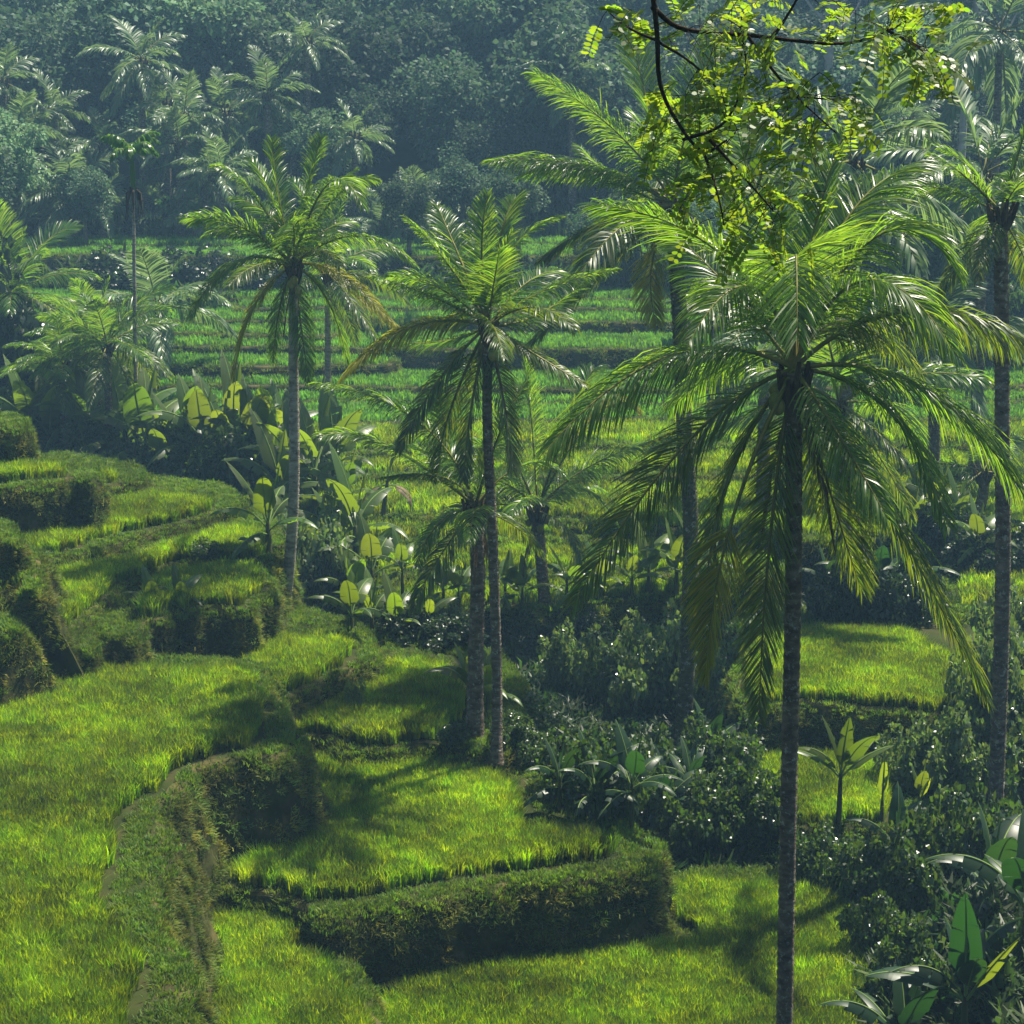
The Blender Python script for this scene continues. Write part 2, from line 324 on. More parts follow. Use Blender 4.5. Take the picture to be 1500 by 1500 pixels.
def build_terrace(t, n):
    k = len(t['P']); S = t['P']; hs = [0, .03, .09, .2, .36] + list(np.arange(.6, t['drop'] + .01, .3 if S[:, 1].min() < 50 else .8))
    V = [np.concatenate([S, np.full((k, 1), t['z'])], 1)]
    idx = np.arange(k)
    for h in hs[1:]: V.append(wall_pt(t, idx, np.full(k, float(h))))
    me = bpy.data.meshes.new('terrace'); vv = np.concatenate(V); F_ = []
    order = list(range(k)) if t['ccw'] else list(range(k))[::-1]
    F_.append(order)
    for r in range(len(hs) - 1):
        for i in range(k):
            j = (i + 1) % k
            a, b, c, d = r * k + i, r * k + j, (r + 1) * k + j, (r + 1) * k + i
            F_.append((a, d, c, b) if t['ccw'] else (a, b, c, d))
    me.from_pydata(vv.tolist(), [], F_); me.update()
    me.materials.append(M['soil']); me.materials.append(M['bank'])
    mi = np.ones(len(F_), np.int32); mi[0] = 0; me.polygons.foreach_set('material_index', mi)
    o = bpy.data.objects.new('terrace', me); COL.objects.link(o); tag(o, kind='structure')
for n, t in enumerate(T): build_terrace(t, n)
# ------------------------------------------------------------------ grass tufts scattered with geometry nodes (stuff)
def tuft(name, rg, n, h, spread, lean, wid, mat, curl=.5):
    a = rg.uniform(0, 6.28, n); r = spread * np.sqrt(rg.uniform(0, 1, n)); b = np.stack([r * np.cos(a), r * np.sin(a), np.zeros(n)], 1)
    a2 = a + rg.normal(0, .8, n); hh = h * rg.uniform(.6, 1.1, n); ln = lean * rg.uniform(.2, 1, n) * hh
    dr = np.stack([np.cos(a2), np.sin(a2), np.zeros(n)], 1); up = np.array([0, 0, 1.])
    C = np.stack([b, b + up * (hh * .55)[:, None] + dr * (ln * .3)[:, None], b + up * (hh * (1 - .12 * curl))[:, None] + dr * ln[:, None]], 1)
    wd = np.stack([-np.sin(a2 + rg.normal(0, .7, n)), np.cos(a2), np.zeros(n)], 1)
    W = wd[:, None] * np.array([1, .9, .15])[None, :, None] * wid
    v, q = strips(C, W); me = mesh(name, [(v, q, 0)], False); me.materials.append(mat)
    return bpy.data.objects.new(name, me)
def tuft_coll(name, k, *a, **kw):
    c = bpy.data.collections.new(name)
    for i in range(k): c.objects.link(tuft(name, np.random.default_rng(i + 11), *a, **kw))
    return c
GN = {}
def gn_for(coll):
    if coll.name in GN: return GN[coll.name]
    g = bpy.data.node_groups.new('scatter_' + coll.name, 'GeometryNodeTree'); GN[coll.name] = g
    g.interface.new_socket('Geometry', in_out='INPUT', socket_type='NodeSocketGeometry')
    g.interface.new_socket('Geometry', in_out='OUTPUT', socket_type='NodeSocketGeometry')
    N = g.nodes; L = g.links; i = N.new('NodeGroupInput'); o = N.new('NodeGroupOutput')
    ip = N.new('GeometryNodeInstanceOnPoints'); ci = N.new('GeometryNodeCollectionInfo')
    ci.inputs['Collection'].default_value = coll; ci.inputs['Separate Children'].default_value = True; ci.inputs['Reset Children'].default_value = True
    mp = N.new('GeometryNodeMeshToPoints')
    def attr(nm, ty):
        a = N.new('GeometryNodeInputNamedAttribute'); a.data_type = ty; a.inputs['Name'].default_value = nm; return a.outputs[0]
    L.new(i.outputs[0], mp.inputs['Mesh']); L.new(mp.outputs[0], ip.inputs['Points']); L.new(ci.outputs[0], ip.inputs['Instance'])
    ip.inputs['Pick Instance'].default_value = True
    L.new(attr('idx', 'INT'), ip.inputs['Instance Index']); e2r = N.new('FunctionNodeEulerToRotation')
    L.new(attr('rot', 'FLOAT_VECTOR'), e2r.inputs[0]); L.new(e2r.outputs[0], ip.inputs['Rotation'])
    L.new(attr('scl', 'FLOAT'), ip.inputs['Scale']); L.new(ip.outputs[0], o.inputs[0])
    return g
def scatter(name, pts, rots, scl, coll, label, cat, seed=0, parent=None):
    me = bpy.data.meshes.new(name); me.vertices.add(len(pts)); me.vertices.foreach_set('co', np.asarray(pts, np.float32).ravel())
    rg = np.random.default_rng(seed)
    a = me.attributes.new('rot', 'FLOAT_VECTOR', 'POINT'); a.data.foreach_set('vector', np.asarray(rots, np.float32).ravel())
    a = me.attributes.new('scl', 'FLOAT', 'POINT'); a.data.foreach_set('value', np.asarray(scl, np.float32))
    a = me.attributes.new('idx', 'INT', 'POINT'); a.data.foreach_set('value', rg.integers(0, len(coll.objects), len(pts)).astype(np.int32))
    o = bpy.data.objects.new(name, me); COL.objects.link(o)
    md = o.modifiers.new('scatter', 'NODES'); md.node_group = gn_for(coll)
    if parent: o.parent = parent
    return tag(o, label, cat, kind='stuff')
rice_near = tuft_coll('rice_tuft', 6, 52, .44, .11, .42, .0068, M['rice'], curl=1.6)
rice_mid = tuft_coll('rice_tuft_mid', 4, 40, .48, .16, .36, .0105, M['rice'], curl=1.6)
rice_far = tuft_coll('rice_tuft_far', 4, 30, .3, .36, .5, .024, M['rice_far'])
bund_c = tuft_coll('bund_tuft', 4, 26, .09, .12, .9, .008, M['bund'])
dry_c = tuft_coll('bank_tuft', 5, 34, .12, .12, 1.0, .007, M['dry'], curl=1.2)
def in_view(p, mx=220, my=150):
    x, y = to_px(p)
    return (x > -mx) & (x < 1500 + mx) & (y < 1500 + my) & (p[:, 1] > 5)
def higher(pts, t, m=.0):
    g = np.zeros(len(pts), bool)
    for u in T:
        if u['z'] > t['z'] + .02: g |= inside(pts, u['P'])
    return g
rg = np.random.default_rng(5)
bund_pts = []; bank = []
for n, t in enumerate(T):
    P = t['P']; d0 = P[:, 1].min()
    if t['label']:
        step = .108 if d0 < 45 else (.2 if d0 < 64 else .34)
        lo, hi = P.min(0), P.max(0); lo[0] = max(lo[0], -30); hi[0] = min(hi[0], 34)
        gx, gy = np.meshgrid(np.arange(lo[0], hi[0], step), np.arange(lo[1], hi[1], step)); q = np.stack([gx.ravel(), gy.ravel()], 1)
        q += rg.uniform(-.5, .5, q.shape) * step
        q3 = np.c_[q, np.full(len(q), t['z'])]; q = q[in_view(q3)]
        q = q[inside(q, P)]
        if t['rice'] is not None:
            q = q[inside(q, t['rice'])]; q = q[dist_to(q, P) > .12]
        else: q = q[dist_to(q, P) > t['inset']]
        q = q[~higher(q, t)]
        if len(q):
            h = 1 + .10 * np.sin(q[:, 0] * 1.7) * np.sin(q[:, 1] * 1.3) + rg.normal(0, .07, len(q))
            rot = np.c_[rg.normal(0, .1, len(q)), rg.normal(0, .1, len(q)), rg.uniform(0, 6.28, len(q))]
            scatter('rice', np.c_[q, np.full(len(q), t['z'] - .01)], rot, h * t['hgt'], rice_near if d0 < 45 else (rice_mid if d0 < 64 else rice_far), t['label'], 'rice', n)
    # bund top
    dd = 1 if d0 < 45 else (.45 if d0 < 64 else .15)
    per = len(P) * t['step']; wid = (.8 if t['rice'] is not None or t['inset'] > 5 else t['inset'] - .2) if d0 < 64 else .25
    m = int(per * wid * 75 * dd); i = rg.integers(0, len(P), m); off = -rg.uniform(-.08, wid, m)
    jit = rg.uniform(-.5, .5, m)[:, None] * t['step'] * np.stack([-t['N'][i][:, 1], t['N'][i][:, 0]], 1)
    q = P[i] + t['N'][i] * off[:, None] + jit; q3 = np.c_[q, np.full(m, t['z'])]
    k = in_view(q3) & ~higher(q, t) & (inside(q, P) | (off > -.1)); q3 = q3[k]; q = q[k]
    if t['rice'] is not None:
        k = ~(inside(q, t['rice'])); q3 = q3[k]; q = q[k]; k = dist_to(q, t['rice']) > .26; q3 = q3[k]
    bund_pts.append(np.c_[q3, np.full(len(q3), 1.0 if d0 < 45 else 1.6)])
    if t['inset'] > 5 or t['rice'] is not None:       # grassy tops with no rice
        lo, hi = P.min(0), P.max(0); m = int((hi - lo).prod() * 28); q = rg.uniform(lo, hi, (min(m, 60000), 2)); q = q[inside(q, P)]
        if t['rice'] is not None: q = q[~inside(q, t['rice'])]; q = q[dist_to(q, P) < 2.2]; q = q[dist_to(q, t['rice']) > .26]
        q = q[~higher(q, t)]; q3 = np.c_[q, np.full(len(q), t['z'])]; q3 = q3[in_view(q3)]
        bund_pts.append(np.c_[q3, np.ones(len(q3))])
    # wall
    H = t['drop']; m = int(per * H * 120 * dd); kk = len(P); ring = wall_pt(t, np.arange(kk), np.full(kk, H * .6))[:, :2]; sl = np.linalg.norm(np.roll(ring, -1, 0) - ring, axis=1)
    i = rg.choice(kk, m, p=sl / sl.sum()); h = rg.uniform(.0, H, m); uu = rg.uniform(0, 1, m)[:, None]
    p = wall_pt(t, i, h) * (1 - uu) + wall_pt(t, (i + 1) % kk, h) * uu
    k = in_view(p); p, i, h = p[k], i[k], h[k]
    g = ground(p[:, :2] + t['N'][i] * .06, skip=t); k = (g < p[:, 2] + .05) if t['inset'] < 5 else (p[:, 2] > 8.2); p, i, h = p[k], i[k], h[k]
    nb_ = np.sin(p[:, 0] * 2.3 + p[:, 1] * 1.1 + 3 * np.sin(p[:, 2] * 1.3)) * np.sin(p[:, 1] * 2.9 - p[:, 0] * .7 + p[:, 2]) ; kp = rg.uniform(0, 1, len(h)) > np.clip((h - .35) * 1.0, 0, .5) + .42 * np.clip(nb_ * 2, 0, 1) * (h > .4)
    p, i, h = p[kp], i[kp], h[kp]
    k = h < .2 + .07 * np.sin(p[:, 0] * 3 + p[:, 1] * 4); tp_ = p[k & (rg.uniform(0, 1, len(h)) < .9)]; bund_pts.append(np.c_[tp_, np.full(len(tp_), 1.0 if d0 < 45 else 1.6)]); p, i, h = p[~k], i[~k], h[~k]
    bank.append(np.c_[p, t['N'][i], h, np.full(len(p), 1.0 if d0 < 45 else 1.7)])
bp = np.concatenate(bund_pts); n = len(bp)
scatter('bund_grass', bp[:, :3], np.c_[rg.normal(0, .2, n), rg.normal(0, .2, n), rg.uniform(0, 6.28, n)], bp[:, 3] * rg.uniform(.6, 1.3, n), bund_c,
        'short bright grass along the edges and tops of the terrace banks', 'grass')
bk = np.concatenate(bank); n = len(bk)
nx, ny = bk[:, 3], bk[:, 4]; tilt = R(62) + rg.normal(0, .3, n)      # blades lean out of the wall
az = np.arctan2(ny, nx) + rg.normal(0, .3, n)
scatter('bank_grass', bk[:, :3], np.c_[np.zeros(n), tilt, az], bk[:, 6] * rg.uniform(.5, 1.3, n), dry_c,
        'trimmed yellowish grass clothing the steep faces of the terrace banks', 'grass')
# ------------------------------------------------------------------ undergrowth on the bare ground (stuff)
M['weed'] = leaf_mat('weed_leaf', (.03, .06, .012), (.06, .13, .015), .5, .35, .5, .4, island=False, huevar=.03, patch=.4)
weed_c = tuft_coll('weed_tuft', 5, 26, .34, .3, 1.0, .03, M['weed'], curl=1.5)
pts = []
for (x0, x1, y0, y1, den, s) in ((-26, 26, 22, 52, 9, 1.0), (-30, 32, 52, 78, 4, 1.5), (-45, 50, 78, 104, 2.2, 2.6), (-40, 40, 4, 22, 5, 1.2)):
    m = int((x1 - x0) * (y1 - y0) * den); q = rg.uniform([x0, y0], [x1, y1], (m, 2)); b = base_z(q[:, 0], q[:, 1]); g = ground(q)
    k = g <= b + .01; q3 = np.c_[q[k], b[k] - .03]; q3 = q3[in_view(q3, 300, 500) | (q3[:, 1] < 22)]
    pts.append(np.c_[q3, np.full(len(q3), s)])
wp = np.concatenate(pts); n = len(wp)
scatter('ground_cover', wp[:, :3], np.c_[rg.normal(0, .25, n), rg.normal(0, .25, n), rg.uniform(0, 6.28, n)], wp[:, 3] * rg.uniform(.5, 1.5, n), weed_c,
        'dark weedy undergrowth on the ground between the fields', 'undergrowth')
# ------------------------------------------------------------------ palms
M['frond'] = leaf_mat('palm_leaflet', (.055, .115, .02), (.27, .46, .02), .34, .52, .35, .5, huevar=.02)
M['frond_dark'] = leaf_mat('palm_leaflet_old', (.045, .085, .015), (.24, .34, .012), .42, .48, .35, .6, huevar=.03)
M['frond_yellow'] = leaf_mat('palm_leaflet_yellow', (.17, .18, .012), (.52, .5, .012), .45, .5, .3, .4, huevar=.03)
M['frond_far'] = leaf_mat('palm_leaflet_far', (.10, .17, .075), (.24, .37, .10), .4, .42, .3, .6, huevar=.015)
M['frond_dead'] = leaf_mat('palm_leaflet_dead', (.12, .08, .04), (.16, .10, .04), .7, .3, .3, .2)
M['rachis'] = noise_mat('palm_rachis', [(.08, .10, .02), (.16, .16, .04), (.24, .2, .07)], 6, rough=.4, bump=0)
def trunk_mat(name, cols, sc=5):
    m = noise_mat(name, cols, sc, 8, .9, .7, 14, (1, 1, 2.2)); n = m.node_tree; N = n.nodes; L = n.links; p = N['Principled BSDF']
    # lichen blotches
    tc = N.new('ShaderNodeTexCoord'); vz = N.new('ShaderNodeTexNoise'); vz.inputs['Scale'].default_value = 9; vz.inputs['Detail'].default_value = 8; vz.inputs['Roughness'].default_value = .75
    L.new(tc.outputs['Object'], vz.inputs['Vector']); r = N.new('ShaderNodeValToRGB'); r.color_ramp.elements[0].position = .55; r.color_ramp.elements[1].position = .61
    L.new(vz.outputs[0], r.inputs[0]); mx = N.new('ShaderNodeMixRGB'); mx.inputs[2].default_value = (.36, .34, .29, 1)
    src = p.inputs['Base Color'].links[0].from_socket; L.new(r.outputs[0], mx.inputs[0]); L.new(src, mx.inputs[1]); L.new(mx.outputs[0], p.inputs['Base Color'])
    return m
M['trunk'] = trunk_mat('palm_bark', [(.05, .04, .03), (.14, .11, .08), (.26, .21, .16)])
M['trunk_pale'] = trunk_mat('palm_bark_pale', [(.12, .105, .08), (.28, .25, .2), (.46, .42, .35)])
M['trunk_mossy'] = trunk_mat('palm_bark_mossy', [(.03, .035, .015), (.08, .08, .035), (.15, .13, .08)])
M['sheath'] = noise_mat('sheath_fibre', [(.02, .015, .01), (.07, .05, .03), (.13, .09, .05)], 9, stretch=(1, 1, .3))
M['coconut'] = noise_mat('coconut_husk', [(.10, .13, .03), (.2, .22, .06), (.28, .22, .08)], 3, rough=.45, bump=.05)
UP = np.array([0, 0, 1.])
def frond_pieces(C, L, rg, nleaf=70, leaf_len=.85, droop=1.0, hang=None, start=.16, lw=.024, roll=0., r0=.035, ragged=.06):
    """C: (n,3) rachis curve. -> pieces for mesh()"""
    n = len(C); s = np.linspace(0, 1, n)
    rt = tube(C, r0 * (1 - s) ** .8 + .004, 4)
    tt = np.repeat(np.linspace(start, .995, nleaf), 2) + rg.normal(0, .004, nleaf * 2); tt = np.clip(tt, 0, 1); sg = np.tile([1., -1.], nleaf)
    if ragged: k = rg.uniform(0, 1, len(tt)) > ragged; tt, sg = tt[k], sg[k]
    P = np.stack([np.interp(tt, s, C[:, j]) for j in range(3)], 1)
    Tn = nrm(np.gradient(C, axis=0)); Tt = nrm(np.stack([np.interp(tt, s, Tn[:, j]) for j in range(3)], 1))
    H = np.cross(Tt, UP); bad = np.linalg.norm(H, axis=1) < .25
    c0 = nrm(np.cross(Tn[n // 2], UP)[None])[0]; H[bad] = c0; H = nrm(H)
    Nn = np.cross(H, Tt)
    ph = roll + .35 * np.sin(tt * 3 + rg.uniform(0, 6)); Sd = H * np.cos(ph)[:, None] if np.ndim(ph) else H; Sd = H * np.cos(ph)[:, None] + Nn * np.sin(ph)[:, None]; Nn = np.cross(Sd, Tt)
    fwd = R(1) * (24 + 40 * tt) + rg.normal(0, .06, len(tt)); vee = R(1) * rg.normal(14, 7, len(tt))
    D = np.cos(fwd)[:, None] * 0 + np.sin(fwd)[:, None] * Tt + (np.cos(fwd) * sg)[:, None] * Sd + np.sin(vee)[:, None] * Nn * .8; D = nrm(D)
    ln = leaf_len * (.5 + .5 * np.sin(math.pi * np.clip(tt * 1.05 - .02, 0, 1) ** .75)) * np.where(tt > .85, 1 - (tt - .85) * 2.4, 1) * rg.uniform(.86, 1.08, len(tt))
    g = droop * rg.uniform(.75, 1.25, len(tt))
    pts = [P]; d = D
    steps = [.3, .3, .25, .15]
    for i, st in enumerate(steps):
        d = nrm(D - UP * (g * (i + .35) * .55)[:, None]); pts.append(pts[-1] + d * (ln * st)[:, None])
    Cc = np.stack(pts, 1)
    dl = nrm(np.gradient(Cc, axis=1)); tw = rg.normal(0, .5, len(tt))
    Wd = nrm(Tt[:, None] - dl * (Tt[:, None] * dl).sum(-1, keepdims=True)); Wn = np.cross(dl, Wd)
    Wd = Wd * np.cos(tw)[:, None, None] + Wn * np.sin(tw)[:, None, None]
    wp_ = np.array([.55, 1, .95, .6, .08]) * lw
    v, q = strips(Cc, Wd * wp_[None, :, None])
    return [(rt[0], rt[1], 0), (v, q, 1)]
def frond_curve(a, e, L, bend, n=14, side=0.):
    s = np.linspace(0, 1, n); el = R(e) - R(bend) * s ** 1.35; az = a + side * s ** 2
    d = np.stack([np.cos(el) * np.cos(az), np.cos(el) * np.sin(az), np.sin(el)], 1) * L / (n - 1)
    return np.concatenate([[[0, 0, 0]], np.cumsum(d, 0)[:-1]])
PROTO = {}
def protos(kind, mat, nleaf, lw, leaf=.85):
    """shared frond meshes, unit: metres for a 4 m frond"""
    out = []
    for i, (e, b) in enumerate(((83, 18), (73, 34), (61, 48), (47, 58), (31, 60), (15, 56), (-2, 48), (-22, 36), (-48, 20))):
        for k in range(2):
            r_ = np.random.default_rng(i * 7 + k); C = frond_curve(0, e, 4.0, b * r_.uniform(.85, 1.15), side=r_.normal(0, .25))
            out.append((e, mesh('frond', frond_pieces(C, 4, r_, nleaf, leaf, droop=.25 + .45 * (e < 50) * (1 - max(e, -20) / 90), lw=lw, roll=r_.normal(0, .3), ragged=.1))))
    for e, me in out: me.materials.append(M['rachis']); me.materials.append(mat)
    PROTO[kind] = out
protos('mid', M['frond'], 100, .019, 1.05); protos('old', M['frond_dark'], 96, .019, 1.05); protos('yel', M['frond_yellow'], 50, .032, .75)
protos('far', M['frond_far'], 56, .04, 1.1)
def trunk_piece(pts, r0, r1, sides=12, ring=.13, flare=1.5):
    n0 = 40; C = bez(pts, n0) if len(pts) > 2 else np.linspace(pts[0], pts[1], n0)
    L = np.linalg.norm(np.diff(C, axis=0), axis=1).sum(); n = int(min(260, max(12, L / (ring / 2)))); u = np.linspace(0, 1, n)
    C = np.stack([np.interp(u, np.linspace(0, 1, n0), C[:, j]) for j in range(3)], 1)
    r = r0 + (r1 - r0) * u; r = r * (1 + (flare - 1) * np.exp(-u * L / .45)); r = r * (1 + .05 * np.where(np.arange(n) % 2, 1, -1))
    v, q = tube(C, r, sides); return (v, q, 0), C
def palm(name, label, group, crown, d, trunk_px, base, r0=.16, r1=.10, explicit=(), rand=14, L=3.6, kind='mid', seed=0, nuts=0, mat='trunk', young=True,
         yellow=0, elevs=(-45, 80), dead=0, lw=.010, nleaf=185, leaf=.8, cat='palm tree', hero_r=.032, skirt=True):
    rg = np.random.default_rng(seed + 900)
    top = PD(crown[0], crown[1], d); base = np.array(base, float)
    mids = [PD(x, y, d + dd) for x, y, dd in trunk_px]
    root = empty(name, base, label, cat, group)
    P = np.array([base - UP * .3] + mids + [top]) - base
    tp, C = trunk_piece(list(P), r0, r1); link('trunk', mesh('trunk', [tp]), M[mat], root)
    top_l = top - base
    for k, e in enumerate(explicit):
        m, t_ = e[0], e[1]; o = e[2] if len(e) > 2 else {}
        if len(m) == 2: m = (*m, 0)
        if len(t_) == 2: t_ = (*t_, 0)
        a = top_l + UP * .05; b = PD(m[0], m[1], d + m[2]) - base; c = PD(t_[0], t_[1], d + t_[2]) - base
        Cv = bez([a, b, c], 18); Ln = np.linalg.norm(np.diff(Cv, axis=0), axis=1).sum()
        pc = frond_pieces(Cv, Ln, rg, int(nleaf * min(1.2, max(.45, Ln / 4))), o.get('leaf', leaf) * 1.2 * min(1.15, max(.6, Ln / 3.8)), droop=o.get('droop', 1.) * .45, roll=o.get('roll', 0.), lw=lw, r0=hero_r, start=o.get('start', .14), ragged=o.get('ragged', .05))
        link('frond', mesh('frond', pc), [M['rachis'], M[o.get('mat', 'frond')]], root)
    for k in range(rand):
        a = k * 2.39996 + rg.normal(0, .25); f = k / max(1, rand - 1); e = elevs[1] + (elevs[0] - elevs[1]) * f + rg.normal(0, 5)
        kd = kind
        if kind == 'mid' and f > .7: kd = 'old'
        if k >= rand - yellow and kind != 'far': kd = 'yel'
        lst = PROTO[kd]; j = min(range(0, len(lst), 2), key=lambda i: abs(lst[i][0] - e)) + int(rg.integers(0, 2))
        o = bpy.data.objects.new('frond', lst[j][1]); COL.objects.link(o); o.parent = root; o.location = Vector(top_l)
        s = L / 4 * rg.uniform(.85, 1.1) * (.75 if f < .08 else 1); o.scale = (s, s, s); o.rotation_euler = (0, R(lst[j][0] - e), 0); o.rotation_euler = (0, 0, a)
    if skirt:
        sp = []
        for k in range(9):                    # leaf bases and fibre around the growing point
            a = k * 2.4; q = np.array([math.cos(a), math.sin(a), 0]); b0 = top_l - UP * (.25 + .04 * k) * (L / 4)
            sp.append((*tube(np.array([b0 + q * r1 * .7, b0 + q * r1 * 1.5 + UP * .2, b0 + q * r1 * (1.7 + .3 * (k % 3)) + UP * (.4 + .05 * (k % 3))]), [r1 * .6, r1 * .45, .03], 6), 0))
        link('leaf_sheath', mesh('leaf_sheath', sp), M['sheath'], root)
    for k in range(nuts):
        a = rg.uniform(0, 6.28); q = np.array([math.cos(a) * (r1 + .12), math.sin(a) * (r1 + .12), -.25 - rg.uniform(0, .3)]); u = np.linspace(0, math.pi, 7)
        v, qd = tube(np.stack([0 * u, 0 * u, -np.cos(u) * .12], 1), np.sin(u) * .095 + .003, 8)
        link('coconut', mesh('coconut', [(v, qd, 0)]), M['coconut'], root, Vector(top_l + q))
    for k in range(dead):                     # dead fronds hanging along the trunk
        a = rg.uniform(0, 6.28); me = PROTO['yel'][-1][1].copy(); me.materials[1] = M['frond_dead']
        o = bpy.data.objects.new('dead_frond', me); COL.objects.link(o); o.parent = root; o.location = Vector(top_l - UP * .2); s = L / 4 * .6
        o.scale = (s * .5, s * .5, s * 1.1); o.rotation_euler = (0, 0, a)
    return root
def zb(x, y): return gnear(x, y)
def basept(px, py, z=None):
    return PZ(px, py, z) if z is not None else hit(px, py)
# nearest palm on the right
b1 = PD(1147, 1640, 24); b1[2] = gnear(b1[0], b1[1])
Y = dict(mat='frond_yellow'); O = dict(mat='frond_dark')
palm('coconut_palm', 'nearest tall coconut palm right of centre, fronds fanning wide, one hanging frond tip yellow', None, (1163, 545), 24, [(1149, 1500, 0), (1155, 1180, 0), (1162, 850, 0)], b1,
     r0=.125, r1=.115, explicit=[
    ((1060, 375), (880, 300, -1), dict(droop=.9)), ((985, 520), (800, 660, -.8), dict(droop=2.0)), ((1005, 650), (840, 885, -1), dict(droop=.9, leaf=.72, ragged=.15, mat='frond_dark')),
    ((1062, 720), (1030, 950, -.6), dict(droop=.8, leaf=.66, ragged=.2, mat='frond_dark')), ((1070, 770, -.7), (1035, 990, -1.0), dict(droop=.5, mat='frond_yellow', start=.5, leaf=.6, ragged=.5)),
    ((1128, 790), (1112, 1050, -.4), dict(droop=.4, mat='frond_dark', leaf=.6)), ((1310, 765), (1440, 1015, -.3), dict(droop=1.5, mat='frond_dark')),
    ((1300, 600), (1388, 770, -1), dict(droop=1.3)), ((1370, 580), (1535, 790, -.4), dict(droop=1.4)), ((1350, 455), (1560, 540, .2), dict(droop=2.2, mat='frond_dark')),
    ((1285, 345), (1405, 400, 0), dict(droop=1.0)), ((1166, 375, -1), (1168, 500, -2.6), dict(droop=.6)), ((1188, 360), (1236, 195, .6), dict(droop=.1, leaf=.6)),
    ((1235, 330, .8), (1345, 240, 1.8), dict(droop=1.2)), ((1135, 370, .5), (1085, 215, 1.2), dict(droop=.6)), ((1075, 430, 1), (985, 340, 2), dict(droop=1)),
    ((1240, 470, 1), (1340, 545, 2.6), dict(droop=1.6, mat='frond_dark')), ((1090, 520, 1.5), (980, 600, 3), dict(droop=1.5)), ((1270, 410, -.8), (1400, 520, -1.6), dict(droop=1.4)),
    ((1210, 700, .4), (1260, 860, .6), dict(droop=1, mat='frond_dark')), ((1100, 420, -.9), (1010, 500, -2), dict(droop=1.3)), ((1230, 640, -1), (1300, 760, -1.8), dict(droop=1.4))],
     rand=0, nuts=7, dead=2, L=4, leaf=.92, nleaf=185, seed=1)
# second: behind the overhanging branch
b2 = PD(1003, 1000, 41); b2[2] = gnear(b2[0], b2[1])
palm('coconut_palm', 'tall coconut palm behind the overhanging branch, long white-edged fronds pointing left', None, (985, 300), 41, [(1012, 800, 0), (1003, 640, 0), (995, 450, 0)], b2,
     r0=.19, r1=.18, explicit=[
    ((905, 195), (785, 108, -.5), dict(droop=1, roll=-.5)), ((870, 245), (722, 235, -1), dict(droop=1.5)), ((875, 330), (795, 380, -.6), dict(droop=1.6, mat='frond_dark')),
    ((880, 400), (775, 505, -.8), dict(droop=1.2, mat='frond_dark')), ((955, 180), (925, 50, .5), dict(droop=.5)), ((1010, 170), (1050, 60, .5), dict(droop=.7)),
    ((1055, 240), (1150, 290, 0), dict(droop=1.4)), ((955, 390), (962, 475, -.6), dict(droop=.8, mat='frond_yellow')), ((1040, 350), (1085, 450, -.5), dict(droop=1.2)),
    ((910, 270, .8), (850, 215, 2), dict(droop=1)), ((1030, 210, 1), (1110, 150, 2), dict(droop=1))], rand=8, L=3.8, elevs=(5, 80), nuts=4, seed=2, leaf=.9, mat='trunk_mossy')
# centre slim palm
b3 = PZ(727, 1100, 7.05)
palm('coconut_palm', 'slim coconut palm in the centre with tall trunk, right of the pair', None, (715, 480), 34.6, [(728, 1000, 0), (722, 800, 0), (714, 620, 0)], b3, r0=.11, r1=.095, explicit=[
    ((655, 385), (598, 322, -.4), dict(droop=1)), ((706, 375), (714, 283, .3), dict(droop=.3)), ((748, 370), (818, 318, 0), dict(droop=1)), ((800, 425), (900, 395, -.5), dict(droop=1.2)),
    ((635, 435), (548, 405, -.5), dict(droop=1.6)), ((600, 480), (503, 552, -.6), dict(droop=1.8, mat='frond_yellow')), ((640, 560), (585, 660, -.5), dict(droop=1.2, mat='frond_dark')),
    ((785, 520), (868, 570, -.5), dict(droop=1.5, mat='frond_dark')), ((690, 600), (680, 700, -.4), dict(droop=.7, mat='frond_dark')), ((740, 600), (752, 690, -.3), dict(droop=.7, mat='frond_dark')),
    ((790, 460, .6), (870, 400, 1.4), dict(droop=1)), ((670, 370, .8), (640, 300, 1.6), dict(droop=.8)), ((735, 340, .8), (760, 290, 1.4), dict(droop=.6)), ((650, 500, .8), (570, 500, 1.6), dict(droop=1.2)),
    ((660, 600, .3), (640, 700, .3), dict(droop=.8, mat='frond_dark'))], rand=8, L=2.7, elevs=(8, 80), nuts=5, seed=3, leaf=.7, dead=1)
b4 = PZ(695, 1080, 7.05)
palm('coconut_palm', 'shorter coconut palm with thick ringed trunk, left of the pair in the centre', None, (697, 745), 35.2, [(697, 960, 0), (700, 850, 0)], b4, r0=.17, r1=.14, explicit=[
    ((615, 620), (468, 562, -1), dict(droop=1.2)), ((560, 650, .5), (470, 640, 0), dict(droop=1)), ((640, 770), (612, 830, -.5), dict(droop=1)), ((730, 640), (770, 560, .5), dict(droop=1)),
    ((660, 650, .6), (640, 560, 1), dict(droop=.6)), ((770, 680), (830, 700, -.3), dict(droop=1)), ((650, 700, -.6), (560, 700, -1.2), dict(droop=1.4, mat='frond_dark'))], rand=5, L=2.3, nuts=0, seed=4, leaf=.65, dead=3)
b5 = hit(800, 935)
